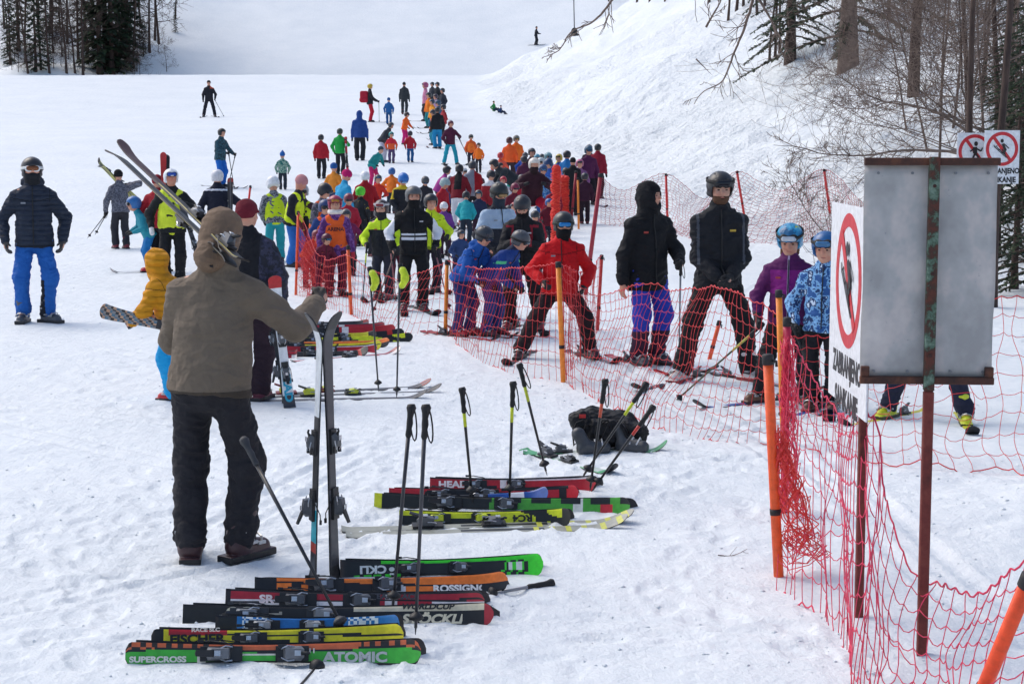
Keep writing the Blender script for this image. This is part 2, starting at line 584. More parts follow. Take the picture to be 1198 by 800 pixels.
def solid(c): return lambda u, v: 0
STY = {}   # name -> (colours, pattern)
def sty(name, cols, pat, edge='22242a', base='17181b', rough=.32):
    STY[name] = ([plastic(c, rough) for c in cols] + [plastic(edge, .3, .3), plastic(base, .5)], pat, name)
sty('black', ['1c1d20', '8a8d90', 'b8281f'], lambda u, v: 1 if (.70 < u < .74) else (2 if .88 < u < .92 else 0))
sty('white', ['dcdee0', '30323a', 'b02024'], lambda u, v: 2 if u > .9 else (1 if .66 < u < .70 or u < .1 else 0))
sty('red', ['a81a22', '1b1b1e', 'd8d8d8'], lambda u, v: 1 if .3 < u < .6 else (2 if .62 < u < .66 else 0))
sty('yellow', ['c9c528', '1d1d1f', 'd5d5d2'], lambda u, v: 1 if .35 < u < .58 or u > .93 else (2 if .72 < u < .76 else 0))
sty('blue', ['1e4f9c', 'dfe3e8', '14161c'], lambda u, v: 1 if .75 < u < .85 else (2 if .3 < u < .6 else 0))
sty('green', ['4a9a2e', '1a1c1c', 'd9dcd9'], lambda u, v: 1 if .3 < u < .62 or abs(v) > .8 else (2 if .7 < u < .78 else 0))
sty('dark', ['26272c', '54565c', '8d2a28'], lambda u, v: 1 if abs(v) < .3 and u > .5 else (2 if u > .94 else 0))

TXT = {}
def text_mesh(s, size, m, ext=.0006, bold=.012, shear=0.0, parent=None, name='lettering', M=None, sx=1.0):
    cu = bpy.data.curves.new('lettering', 'FONT')
    cu.body = s; cu.size = size; cu.align_x = 'CENTER'; cu.align_y = 'CENTER'; cu.offset = bold * size; cu.extrude = ext; cu.shear = shear
    cu.resolution_u = 4
    to = bpy.data.objects.new('t', cu); C.objects.link(to)
    bpy.context.view_layer.update()
    me = bpy.data.meshes.new_from_object(to.evaluated_get(bpy.context.evaluated_depsgraph_get()))
    bpy.data.objects.remove(to); bpy.data.curves.remove(cu)
    me.materials.clear(); me.materials.append(m)
    for v in me.vertices: v.co.x *= sx
    o = bpy.data.objects.new(name, me); C.objects.link(o)
    if parent is not None: o.parent = parent
    if M is not None: o.matrix_local = M
    return o

def make_ski(M, L, style, label, group=None, wid=.105, tail_flat=True, bind=('1b1c1f', '4e5156'), detail=True, bsc=.82, texts=(), cat='ski', b0=.0):
    """ski lying in matrix M (local Y to the tip, Z out of the top sheet)"""
    mats, pat, key = STY[style]
    me = ski_mesh(L, wid, tail_flat, pat, key, mats, 56 if detail else 20)
    root = thing('ski', label, cat, group=group, mat=M)
    o = bpy.data.objects.new('ski_board', me); C.objects.link(o); o.parent = root
    if bind and detail:
        for wh, y in (('toe', .045 * L + b0), ('heel', -.14 * L - .03 + b0)):
            q = bpy.data.objects.new(wh + '_piece', binding_mesh(wh, *bind)); C.objects.link(q); q.parent = root
            q.location = (0, y, .001); q.scale = (bsc,) * 3
    for (s, y, size, col, flip, *r) in texts:
        off = r[0] if r else 0; sh = r[1] if len(r) > 1 else 0
        # text runs along the ski
        R = Matrix.Rotation(pi / 2 * (-1 if flip else 1), 4, 'Z')
        R.translation = (off, y, .0145)
        text_mesh(s, size, plastic(col, .4), shear=sh, parent=root, M=R, bold=.045, sx=1.22)
    return root

def make_pole(top, tip, label, shaft='1b1c1f', grip='17181a', group=None, accent=None, strap=True, r=.0085, guard=None, name='ski_pole', grip_up=None):
    top = Vector(top); tip = Vector(tip)
    L = (top - tip).length; d = (top - tip) / L
    M = frame(tip, d.orthogonal(), d)
    root = thing(name, label, 'ski pole', group=group, mat=M)
    b = MB(); b.tube([(0, 0, .03), (0, 0, L * .6), (0, 0, L - .12)], [r * .8, r, r * 1.15], 8, 0)
    if accent: b.tube([(0, 0, L * .66), (0, 0, L - .13)], [r * 1.12, r * 1.22], 8, 1)
    b.tube([(0, 0, 0), (0, 0, .035)], [r * .2, r * .6], 6, 0)
    b.make('shaft', [plastic(shaft, .3), plastic(accent or shaft, .3)], root, True)
    b = MB(); g = r * 1.6
    b.tube([(0, 0, L - .15), (0, 0, L - .14), (0, 0, L - .11), (.002, 0, L - .085), (0, 0, L - .06), (.002, 0, L - .04), (.003, 0, L - .015), (0, 0, L)], [g * .8, g * 1.1, g * .95, g * 1.15, g, g * 1.2, g * 1.7, g * 1.3], 9, 0)
    b.make('grip', [plastic(grip, .6)], root, True)
    b = MB(); zb = .07
    b.tube([(0, 0, zb - .012), (0, 0, zb), (0, 0, zb + .012), (0, 0, zb + .03)], [.012, .034, .03, r * 1.1], 12, 0)
    b.make('basket', [plastic(grip, .5)], root, True)
    if strap:
        b = MB(); pts = []
        for i in range(13):
            a = i / 12 * 2 * pi
            pts.append((.012 + .028 * sin(a / 2) ** 2 * 1.2, .018 * sin(a), L - .01 - .085 * (1 - cos(a)) * .9))
        b.tube(pts, [.004] * 13, 4, 0)
        b.make('strap', [plastic('17181a', .8)], root, True)
    if guard:
        b = MB(); pts = []
        for i in range(11):
            a = i / 10 * pi
            pts.append((.055 * sin(a) + .01, 0, L - .03 - .17 * i / 10))
        b.tube(pts, [.008] + [.03] * 3 + [.034] * 3 + [.028] * 3 + [.008], 8, 0)
        b.make('hand_guard', [plastic(guard, .35)], root, True)
    return root

# ------------------------------------------------------------------ people
def V3(x, f, z): return np.array([x, -f, z])
def ik(a, t, l1, l2, pole):
    a = np.array(a, float); t = np.array(t, float)
    d = t - a; L = np.linalg.norm(d); mx = (l1 + l2) * .995
    if L > mx: t = a + d / L * mx; d = t - a; L = mx
    if L < abs(l1 - l2) + .02: L = abs(l1 - l2) + .02
    u = d / max(np.linalg.norm(d), 1e-6)
    x = (l1 * l1 - l2 * l2 + L * L) / (2 * L); h = math.sqrt(max(l1 * l1 - x * x, 0))
    p = np.array(pole, float); p = p - u * (p @ u); p /= max(np.linalg.norm(p), 1e-6)
    return a + u * x + p * h, t

def rotm(yaw, pitch, roll=0):
    """head matrix: columns right, forward(-y), up"""
    R = Matrix.Rotation(yaw, 3, 'Z') @ Matrix.Rotation(pitch, 3, 'X') @ Matrix.Rotation(roll, 3, 'Y')
    return np.array(R)

POSES = {
 'stand': dict(feet=((-.055, 0, -8), (.055, .01, 8)), hands=((-.15, .04, .45), (.15, .04, .45))),
 'poles': dict(feet=((-.06, 0, -3), (.06, .02, 3)), hands=((-.14, .15, .55), (.14, .15, .55)), grip=True, lean=8),
 'wide':  dict(feet=((-.15, 0, -12), (.15, 0, 12)), hands=((-.15, .06, .46), (.15, .06, .46)), lean=4),
 'lean':  dict(feet=((-.07, 0, -5), (.07, .02, 5)), hands=((-.12, .22, .50), (.12, .22, .50)), lean=28, grip=True),
 'bend':  dict(feet=((-.07, 0, -5), (.07, .04, 5)), hands=((-.07, .32, .38), (.07, .34, .36)), lean=58, hip=(0, -.06), nod=20),
 'walk':  dict(feet=((-.05, -.10, 0), (.05, .11, 0)), hands=((-.15, .12, .50), (.15, -.04, .48)), lean=6),
 'phone': dict(feet=((-.09, 0, -8), (.09, .03, 8)), hands=((-.035, .17, .66), (.04, .165, .655)), lean=10, nod=38),
 'front': dict(feet=((-.075, 0, -9), (.075, 0, 9)), hands=((-.025, .125, .50), (.03, .125, .505)), lean=3),
 'down':  dict(feet=((-.06, 0, -5), (.06, .02, 5)), hands=((-.10, .13, .46), (.10, .13, .46)), lean=14, nod=35),
 'sit':   dict(feet=((-.09, .28, 0), (.09, .30, 0)), hands=((-.15, -.06, .16), (.15, .02, .2)), hipz=.13, hip=(0, -.05), lean=-4),
}
PEOPLE = []

def person(short, px, fy, ty, yaw=0, pose='stand', J='22242a', T='1c1d21', head='helmet', hc='26272b', K=0.0,
           gog=None, gup=False, frm='1a1a1c', gait=None, glove='1b1c1f', boot='2a2b30', skis=None, poles=None,
           vest=None, hood=None, scarf=None, hair=None, bulk=1.0, wide=1.0, turn=0, nod=None, tilt=0, sk='c99a82',
           lean=None, feet=None, hands=None, jl=0.0, jcut=None, tcut=None, J2=None, T2=None, look=None, soft=False,
           group=None, dy=0.0, label=None, beard=None, bare=(), pom=None, skl=.9, H=None, hipz=None, hcut=None, hmats=None,
           backpack=None, grip=None, curl=None, elbow=None, face=True, at_y=None, foldk=1.0, zipc=None, visor=None, slopey=True):
    ps = dict(POSES[pose])
    if head == 'kidhelmet' and gog is None and int(px) % 3 != 1:
        gog = ['3a4450', 'a06a3a', '4a78a0'][int(px) % 3]; gup = int(px) % 2 == 0
    if lean is not None: ps['lean'] = lean
    if feet is not None: ps['feet'] = feet
    if hands is not None: ps['hands'] = hands
    if nod is not None: ps['nod'] = nod
    if hipz is not None: ps['hipz'] = hipz
    if grip is not None: ps['grip'] = grip
    base = at(px, fy) if at_y is None else Vector(((px - 599) / F * (at_y / ray(px, fy).y), at_y, tz((px - 599) / F * (at_y / ray(px, fy).y), at_y)))
    depth = base.y
    # skeleton in units of stature
    hipz0 = ps.get('hipz', .50 - .035 * K)
    hh = .066 * (1 + .34 * K)
    shz = .81 - .055 * K; sw = (.100 + .006 * K) * wide; hw = .050 * wide
    lt = (.50 - .035 * K - .055) / .44 * .5
    th_, sh_ = .228 * lt * 2, .214 * lt * 2
    au, af = .168 * (1 - .06 * K), .148 * (1 - .06 * K)
    lean_ = radians(ps.get('lean', 0)); ti = radians(tilt)
    hip = ps.get('hip', (0, 0))
    ft = ps['feet']
    P0 = V3(hip[0], hip[1], hipz0)
    for q in range(6):   # lower the pelvis until both feet are reached
        for s, (fx, ff, fyaw) in zip((-1, 1), ft):
            a = P0 + V3(s * hw, 0, -.01); t = V3(fx, ff, .062)
            L = np.linalg.norm(a - t)
            if L > (th_ + sh_) * .99: P0 = P0 - np.array([0, 0, (L - (th_ + sh_) * .985) * 1.05])
    sd_ = V3(sin(ti), sin(lean_), cos(lean_) * cos(ti)); sd_ /= np.linalg.norm(sd_)
    SM = P0 + sd_ * (shz - (.50 - .035 * K))
    hd = V3(sin(ti) * .7, sin(lean_ * .72) + .02, cos(lean_ * .72)); hd /= np.linalg.norm(hd)
    HC = SM + hd * (.913 - .81 + .0 + .017 * K)
    HC = HC + V3(0, .012, 0)
    nodr = radians(ps.get('nod', 0))
    topn = HC[2] + hh * 1.26
    if H is None:
        r = ray(px, ty); lam = (base.y) / r.y
        zt = CAMZ + r.z * lam
        H = (zt - base.z) / topn
    vox = float(np.clip(.95 * depth / 1795, .0068, .028))
    near = depth < 26
    PEOPLE.append((short, round(H, 2), round(depth, 1)))
    lab = label or short
    if len(lab.split()) < 4: lab += ' on the snow'
    g = group
    yw = radians(yaw)
    root = thing('person', lab, 'person', base, yw, g)
    Mw = Matrix.Translation(base) @ Matrix.Rotation(yw, 4, 'Z')
    HC_, hh_, P0_, SM_ = HC * H, hh * H, P0 * H, SM * H
    Rh = rotm(radians(turn), nodr * 1.0)
    HF = lambda x, f, z: HC_ + Rh @ (V3(x, f, z) * hh_)
    fwd = V3(0, 1, 0)
    if near and jcut is None and isinstance(J, (str, tuple)):
        c0 = J if isinstance(J, str) else J[0]
        J2 = ''.join('%02x' % int(int(c0[q:q + 2], 16) * .62) for q in (0, 2, 4))
        zy, zh = SM[2] - .085, P0[2] - .045 - jl
        jcut = lambda x, f, z: (np.abs(z - zy - .02 * np.abs(x) / .1) < .0028) | (z < zh + .014) | (np.abs(np.abs(x) - sw * .98) < .0022) & (z > zy)
    # limbs
    legs = []; arms = []
    sa = .35
    for s, (fx, ff, fyaw) in zip((-1, 1), ft):
        a = P0 + V3(s * hw, 0, -.005); t = V3(fx, ff, .062)
        kn, t = ik(a, t, th_, sh_, V3(s * .18 + sin(radians(fyaw)) * .8, 1, .1))
        legs.append((a * H, kn * H, t * H, radians(fyaw)))
    lat = np.array([1.0, 0, 0])
    for i, (s, hx) in enumerate(zip((-1, 1), ps['hands'])):
        a = SM + lat * s * sw + sd_ * (-.052)
        hz = hx[2]
        t = V3(hx[0], hx[1], hz) + np.array([P0[0] * .5, 0, 0])
        ep = (elbow[i] if elbow and elbow[i] else (s * .8, -.75, -.35))
        el, t = ik(a, t, au, af, V3(*ep))
        arms.append((a * H, el * H, t * H))
    bw = bulk
    # ---- body: one continuous mesh
    B = SDF()
    k = .02 * H
    flatn = (np.array([0., 1, 0]), 1.42)
    B.cap(P0_, SM_ - sd_ * .10 * H, .060 * H, .062 * H, k, flatn)
    B.cap((SM + lat * -sw * .75 - sd_ * .035) * H, (SM + lat * sw * .75 - sd_ * .035) * H, .030 * H, None, k)
    B.cap(SM_, HC_ - Rh @ V3(0, .2 * hh_, .3 * hh_), .031 * H, .032 * H, k)
    B.ell(HF(0, -.12, .22), np.array([.72, .86, .78]) * hh_, Rh, .02 * H)
    B.ell(HF(0, .2, -.3), np.array([.57, .56, .68]) * hh_, Rh, .35 * hh_)
    if near and face:
        B.ell(HF(0, .48, -.78), np.array([.22, .2, .16]) * hh_, Rh, .25 * hh_)
        B.cap(HF(-.32, .66, .2), HF(.32, .66, .2), .09 * hh_, None, .12 * hh_)
        for s in (-1, 1):
            B.ell(HF(s * .29, .90, .04), np.array([.17, .16, .12]) * hh_, Rh, .08 * hh_, 's')
            B.ell(HF(s * .3, .66, -.22), np.array([.18, .14, .17]) * hh_, Rh, .15 * hh_)
            B.ell(HF(s * .74, -.03, -.03), np.array([.07, .17, .27]) * hh_, Rh, .05 * hh_)
        B.cap(HF(-.15, .72, -.47), HF(.15, .72, -.47), .075 * hh_, None, .06 * hh_)
        B.cap(HF(-.15, .84, -.48), HF(.15, .84, -.48), .022 * hh_, None, .03 * hh_, None, 's')
    if face:
        B.cap(HF(0, .74, .12), HF(0, .92, -.16), .075 * hh_, .13 * hh_, .08 * hh_)
    for (a, kn, t, fy_) in legs:
        B.cap(a, kn, .044 * H, .032 * H, k); B.cap(kn, t, .032 * H, .022 * H, k)
        B.cap(t, t + V3(sin(fy_) * .06, cos(fy_) * .06, -.03) * H, .022 * H, .018 * H, k)
    handinfo = []
    for i, (a, el, t) in enumerate(arms):
        s = (-1, 1)[i]
        B.cap(a, el, .027 * H, .023 * H, k); B.cap(el, t, .023 * H, .016 * H, k)
        d = t - el; d /= np.linalg.norm(d)
        n = np.array([-s * 1.0, 0, 0]) + (0.0 if abs(d[0]) < .8 else 0)
        if abs(d @ n) > .8: n = V3(0, -1, 0)
        n = n - d * (n @ d); n /= np.linalg.norm(n)
        w_ = np.cross(d, n); 
        if w_ @ (fwd + np.array([0, 0, .8])) < 0: w_ = -w_
        handinfo.append((t, d, n, w_))
        crl = (curl[i] if curl else (1.0 if ps.get('grip') or (poles and any(pp[0] == i for pp in poles)) else .28))
        def handsdf(S, t, d, n, w_, e, crl=crl):
            q = H / 1.78 * (1 + .0 * K)
            if vox > .013:
                S.cap(t + d * .01 * q, t + d * .10 * q, .036 * q * e, .034 * q * e, .01); return
            S.cap(t - d * .02 * q, t + d * .02 * q, .026 * q * e, .026 * q * e, .012 * q)
            for j, (o_, l1, l2) in enumerate(((-.031, .030, .024), (-.011, .036, .030), (.010, .040, .033), (.031, .036, .030))):
                p0 = t + d * .02 * q + w_ * o_ * .7 * q; p1 = t + d * .088 * q + w_ * o_ * q
                S.cap(p0, p1, .0155 * q * e, .0125 * q * e, .010 * q)
                c1 = radians(12 + 62 * crl); c2 = radians(22 + 135 * crl)
                d1 = d * cos(c1) + n * sin(c1); d2 = d * cos(c2) + n * sin(c2)
                p2 = p1 + d1 * l1 * q; p3 = p2 + d2 * l2 * q
                S.cap(p1, p2, .0108 * q * e, .0098 * q * e, .003 * q); S.cap(p2, p3, .0098 * q * e, .0085 * q * e, .003 * q)
            b0 = t + d * .03 * q + w_ * .024 * q + n * .006 * q
            b1 = b0 + (d * .55 + w_ * .55 + n * .45) * .04 * q
            b2 = b1 + (d * .75 + w_ * (.1 - .3 * crl) + n * (.4 + .5 * crl)) * .032 * q
            S.cap(b0, b1, .0145 * q * e, .012 * q * e, .008 * q); S.cap(b1, b2, .0115 * q * e, .0095 * q * e, .003 * q)
        if i in bare:
            handsdf(B, t, d, n, w_, .92)
        else:
            B.cap(t, t + d * .07 * H * .55, .016 * H, .014 * H, k * .5)
            G = SDF(); handsdf(G, t, d, n, w_, 1.12 if vox < .013 else 1.05)
            if near: G.cap(t - d * .035 * H, t, .026 * H, .0225 * H, .01)
            v, f = G.mesh(min(vox, .0062) if near else max(vox * .8, .009))
            mk('glove', v, f, [plastic(glove, .7)], root)
    v, f = B.mesh(vox if not near else max(.0058, vox * .85))
    mk('body', v, f, [skin(sk)], root)
    # ---- trousers
    Q = SDF(); kk = .022 * H
    rb = .052 * bw
    Q.cap((P0 + lat * -hw * .75) * H, (P0 + lat * hw * .75) * H, .054 * H * bw, None, kk)
    Q.cap(P0_, P0_ + sd_ * .07 * H, .082 * H * bw, .080 * H * bw, kk, flatn)
    for (a, kn, t, fy_) in legs:
        Q.cap(a, kn, .055 * H * bw, .047 * H * bw, kk)
        cu = t + (kn - t) / max(np.linalg.norm(kn - t), 1e-6) * .035 * H
        Q.cap(kn, cu, .047 * H * bw, .044 * H * bw, kk)
        Q.cap(cu, cu + (t - cu) * .9, .046 * H * bw, .047 * H * bw, .01 * H)
    v, f = Q.mesh(vox, fold=.0065 * H * (1 if near else .7), ffreq=8.5, seed=int(px) % 97)
    def choose(v, f, cut):
        if cut is None or not len(f): return None
        c = v[f].mean(1) / H
        return cut(c[:, 0], -c[:, 1], c[:, 2]).astype(int)
    tm = [T if not isinstance(T, str) else fabric(T)] + ([fabric(q) if isinstance(q, str) else q for q in (T2 if isinstance(T2, (list, tuple)) else [T2])] if T2 else [])
    mk('trousers', v, f, tm, root, midx=choose(v, f, tcut))
    # ---- jacket
    W = SDF(); kj = .024 * H
    hem = P0_ + sd_ * (-.045 - jl) * H
    W.cap(hem - sd_ * .02 * H, P0_ + sd_ * .12 * H, .119 * H * bw * wide, .103 * H * bw * wide, kj, (flatn[0], 1.32))
    W.cap(P0_ + sd_ * .10 * H, SM_ - sd_ * .135 * H, .102 * H * bw * wide, .104 * H * bw * wide, kj, flatn)
    W.cap((SM - lat * sw * .52 - sd_ * .066) * H, (SM + lat * sw * .52 - sd_ * .066) * H, .052 * H * bw, None, kj)
    W.cap(SM_ - sd_ * .03 * H, SM_ + hd * .030 * H, .050 * H, .040 * H, .03 * H)
    for s, (a, el, t) in zip((-1, 1), arms):
        W.cap(SM_ + hd * .006 * H, a - sd_ * .002 * H, .031 * H * bw, .036 * H * bw, .03 * H)
        W.cap(a - sd_ * .006 * H, el, .042 * H * bw, .037 * H * bw, kj * .8)
        d = (t - el); tt = t - d / max(np.linalg.norm(d), 1e-6) * .012 * H
        W.cap(el, tt, .038 * H * bw, .030 * H * bw, kj * .8)
    zc = sd_ / np.linalg.norm(sd_); xc = np.cross(np.array([0, 1., 0]), zc); xc /= np.linalg.norm(xc); yc = np.cross(zc, xc)
    Rs = np.stack([xc, yc, zc], 1)
    W.box(hem - sd_ * .20 * H + fwd * 0, np.array([.125, .16, .20]) * H * np.array([bw * wide, 1, 1]), Rs, .01 * H, .010 * H, 's')
    if hood == 'apart':
        Wh = SDF()
        Wh.ell(HF(0, -.10, .22), np.array([.88, 1.02, .98]) * hh_, Rh, .02 * H)
        Wh.cap(HF(.12, -.35, -.55), HF(.28, -.55, -1.15), .72 * hh_, .62 * hh_, .035 * H)
        Wh.cap(HF(-.3, -.5, -.6), HF(.1, -.7, -1.2), .5 * hh_, .5 * hh_, .03 * H)
        Wh.ell(HF(0, 1.05, -.12), np.array([.56, .75, .72]) * hh_, Rh, .05 * hh_, 's')
        vh, fh = Wh.mesh(vox * .8, fold=.006, ffreq=10, seed=4)
        mk('hood', vh, fh, [fabric(hc)], root)
        W.ell(SM_ + hd * .035 * H, np.array([.062, .055, .035]) * H, None, .015 * H)
    if hood == 'up':
        W.ell(HF(0, -.15, .12), np.array([.93, 1.10, 1.12]) * hh_, Rh, .03 * H)
        W.cap(SM_, HC_ - Rh @ V3(0, .1 * hh_, .2 * hh_), .055 * H, .05 * H, .03 * H)
        W.cap(HF(0, .35, -.95), HF(0, .2, -1.2), .5 * hh_, .55 * hh_, .02 * H)
        W.ell(HF(0, 1.05, -.12), np.array([.56, .75, .72]) * hh_, Rh, .05 * hh_, 's')
    elif hood == 'down':
        W.ell(SM_ + hd * .03 * H - fwd * .055 * H, np.array([.07, .045, .045]) * H, None, .02 * H)
    v, f = W.mesh(vox, fold=.0075 * H * foldk * (1 if near else .7), ffreq=7.5, seed=int(px * 3 + 11) % 89)
    if isinstance(J, tuple): jm0 = fabric(J[0], kind=J[1])
    elif isinstance(J, str): jm0 = fabric(J)
    else: jm0 = J
    jm = [jm0] + ([fabric(q) if isinstance(q, str) else q for q in (J2 if isinstance(J2, (list, tuple)) else [J2])] if J2 else [])
    mk('jacket', v, f, jm, root, midx=choose(v, f, jcut))
    if near and len(v) and (zipc or not vest):
        loc = v / H
        m_ = (np.abs(loc[:, 0] - P0[0]) < .012 * max(1, wide)) & (v @ fwd > (P0_ + SM_) @ fwd * .25)
        q = v[m_]; bins = np.linspace((hem[2]) + .01 * H, SM_[2] + .02 * H, 16); pts = []
        for b0_, b1_ in zip(bins[:-1], bins[1:]):
            mm = (q[:, 2] >= b0_) & (q[:, 2] < b1_)
            if mm.any():
                k_ = q[mm][np.argmax(q[mm] @ fwd)]
                pts.append((P0_[0], k_[1] - .0015, (b0_ + b1_) / 2))
        if len(pts) > 3:
            zb = MB(); zb.tube(pts, .0035 * H, 5, 0); zb.make('zip', [plastic(zipc or '0f1012', .5)], root, True)
    if near and not vest and len(v):
        sg = -1 if int(px) % 2 else 1
        lc = v - np.array([P0_[0] + sg * .055 * H, 0, SM_[2] - .09 * H])
        mm = (np.abs(lc[:, 0]) < .02 * H) & (np.abs(lc[:, 2]) < .02 * H) & (v @ fwd > 0)
        if mm.any():
            k_ = v[mm][np.argmax(v[mm] @ fwd)]
            eb = MB(); eb.box((P0_[0] + sg * .055 * H, k_[1] + .001, SM_[2] - .09 * H), (.014 * H, .004, .005 * H), ch=.3)
            eb.make('emblem', [plastic(['c8c8cc', 'a83a30', 'c8a840', '8a9098'][int(px) % 4], .6)], root)
    if vest:
        Z = SDF()
        Z.cap(P0_ + sd_ * .04 * H, P0_ + sd_ * .12 * H, .124 * H * bw * wide, .113 * H * bw * wide, kj, flatn)
        Z.cap(P0_ + sd_ * .10 * H, SM_ - sd_ * .135 * H, .110 * H * bw * wide, .110 * H * bw * wide, kj, flatn)
        Z.cap((SM - lat * sw * .5 - sd_ * .045) * H, (SM + lat * sw * .5 - sd_ * .045) * H, .052 * H * bw, None, kj)
        for (a, el, t) in arms: Z.cap(SM_, a, .040 * H * bw, .040 * H * bw, .02 * H)
        Z.cap(SM_ - sd_ * .01 * H, SM_ + hd * .09 * H, .05 * H, .06 * H, .015 * H, None, 's')
        for (a, el, t), s in zip(arms, (-1, 1)):
            Z.cap(a + lat * s * .022 * H, el, .047 * H * bw, .045 * H, .008 * H, None, 's')
        v, f = Z.mesh(vox, fold=.005 * H, ffreq=9, seed=3)
        mk('vest', v, f, [fabric(vest, .75)], root)
    # ---- boots
    bc = boot if isinstance(boot, (tuple, list)) else (boot, '1a1b1e')
    for (a, kn, t, fy_) in legs:
        Bo = SDF()
        c, s_ = cos(fy_), sin(fy_)
        def L(x, f_, z): return np.array([t[0] + (x * c + f_ * s_) * H, t[1] + (x * s_ - f_ * c) * H, z * H])
        Rb = np.array(Matrix.Rotation(fy_, 3, 'Z'))
        kd = (kn - t) / max(np.linalg.norm(kn - t), 1e-6)
        if soft:
            Bo.cap(L(0, -.01, .04), t + kd * .05 * H, .031 * H, .033 * H, .015 * H)
        else:
            Bo.cap(L(0, -.008, .045), t + kd * .075 * H, .035 * H, .041 * H, .012 * H)
        Bo.cap(L(0, -.01, .034), L(0, .085, .026), .031 * H, .025 * H, .014 * H)
        Bo.box(L(0, .028, .010), np.array([.030, .090, .011]) * H, Rb, .004, .004)
        v, f = Bo.mesh(max(.006, vox * .85))
        m_ = None
        if len(f):
            cz = v[f].mean(1)[:, 2] / H
            m_ = (cz < .019).astype(int)
        bo = mk('boot', v, f, [plastic(bc[0], .38), plastic(bc[1], .5)], root, midx=m_)
        if near and not soft:
            bu = MB()
            for j, (ff_, zz, wz) in enumerate(((.02, .052, .036), (.055, .045, .031), (-.002, .088, .038))):
                for s in (-1, 1):
                    p = L(s * wz, ff_, zz)
                    bu.box(p, (.004 * H, .014 * H, .0045 * H), Matrix.Rotation(fy_, 3, 'Z'))
                bu.tube([L(-wz, ff_, zz), L(-wz * .6, ff_ + .012, zz + .014), L(0, ff_ + .016, zz + .02), L(wz * .6, ff_ + .012, zz + .014), L(wz, ff_, zz)], .0035 * H, 5, 0)
            bu.make('buckle', [plastic('a9acb0', .3, .7)], bo)
    # ---- headwear
    if head in ('helmet', 'kidhelmet'):
        E = SDF()
        E.ell(HF(0, -.1, .26), np.array([.98, 1.14, .99]) * hh_, Rh, .01)
        E.ell(HF(0, -.25, -.35), np.array([.93, .82, .42]) * hh_, Rh, .15 * hh_)
        E.box(HF(0, 1.32, -.72), np.array([.70, 1.0, 1.02]) * hh_, Rh, .16 * hh_, .05 * hh_, 's')
        E.box(HF(0, 0, -1.55), np.array([1.4, 1.6, .95]) * hh_, Rh, .05 * hh_, .05 * hh_, 's')
        if near:
            for s in (-1, 1):
                for q in (-.35, .15, .6):
                    E.ell(HF(s * .42, q, 1.16 - .16 * q * q * 2), np.array([.07, .17, .10]) * hh_, Rh, .03 * hh_, 's')
            E.cap(HF(-.6, .80, .34), HF(.6, .80, .34), .06 * hh_, None, .05 * hh_)
        v, f = E.mesh(max(.0058, vox * .8))
        hm = hmats or [plastic(hc, .3)]
        mi = None
        if hcut is not None and len(f):
            c_ = ((v[f].mean(1) - HC_) @ Rh) / hh_
            mi = hcut(c_[:, 0], -c_[:, 1], c_[:, 2]).astype(int)
        he = mk('helmet', v, f, hm, root, midx=mi)
    elif head == 'beanie':
        E = SDF()
        E.ell(HF(0, -.12, .34), np.array([.82, .97, .92]) * hh_, Rh, .01)
        E.box(HF(0, 1.2, -.62), np.array([1.2, .95, .92]) * hh_, Rh, .1 * hh_, .05 * hh_, 's')
        E.box(HF(0, 0, -1.15), np.array([1.4, 1.6, .95]) * hh_, Rh, .05 * hh_, .05 * hh_, 's')
        E.cap(HF(-.62, .52, .24), HF(.62, .52, .24), .12 * hh_, None, .1 * hh_)
        if pom: E.ell(HF(0, -.1, 1.4), np.array([.3, .3, .28]) * hh_, Rh, .02)
        v, f = E.mesh(max(.0058, vox * .8), fold=.004)
        he = mk('beanie', v, f, [hmats[0] if hmats else fabric(hc, .95, 'knit')], root)
    else: he = root
    if gog:
        zo, fo = (.52, -.02) if gup else (.08, .0)
        E = SDF()
        E.cap(HF(-.36, .70 + fo, zo), HF(.36, .70 + fo, zo), .34 * hh_, None, .02, (Rh @ V3(0, 1, 0), 1.15))
        E.ell(HF(0, .98 + fo, zo - .42), np.array([.16, .3, .2]) * hh_, Rh, .05 * hh_, 's')
        E.box(HF(0, .3 + fo, zo), np.array([1.3, .34, .8]) * hh_, Rh, .02, .02, 's')
        v, f = E.mesh(max(.005, vox * .7))
        go = mk('goggles', v, f, [plastic(frm, .5)], he if he is not root else root)
        E = SDF()
        E.cap(HF(-.34, .79 + fo, zo), HF(.34, .79 + fo, zo), .27 * hh_, None, .02, (Rh @ V3(0, 1, 0), 1.0))
        E.ell(HF(0, 1.12 + fo, zo - .40), np.array([.16, .3, .18]) * hh_, Rh, .05 * hh_, 's')
        E.box(HF(0, .4 + fo, zo), np.array([1.3, .42, .8]) * hh_, Rh, .02, .02, 's')
        v, f = E.mesh(max(.005, vox * .7))
        if len(f): mk('lens', v, f, [plastic(gog, .08, .35)], go)
        if near:
            b = MB(); pts = []
            for i in range(21):
                a = radians(-62 + i / 20 * 304)
                a2 = a - pi / 2 + radians(0)
                x = sin(radians(28 + 304 * i / 20)); y_ = cos(radians(28 + 304 * i / 20))
                pts.append(HF(x * 1.0, -.1 + y_ * 1.17, zo * .8 + .08 + (.1 if gup else .0)))
            for i in range(20):
                p, q = pts[i], pts[i + 1]
                upv = Rh @ V3(0, 0, 1) * hh_ * .13
                o = (p - HC_); o = o / np.linalg.norm(o) * .003
                b.add([p - upv, q - upv, q + upv, p + upv, p - upv + o, q - upv + o, q + upv + o, p + upv + o], [(4, 5, 6, 7), (0, 3, 2, 1), (0, 1, 5, 4), (3, 7, 6, 2)])
            b.make('goggle_strap', [plastic(frm, .7)], go, True)
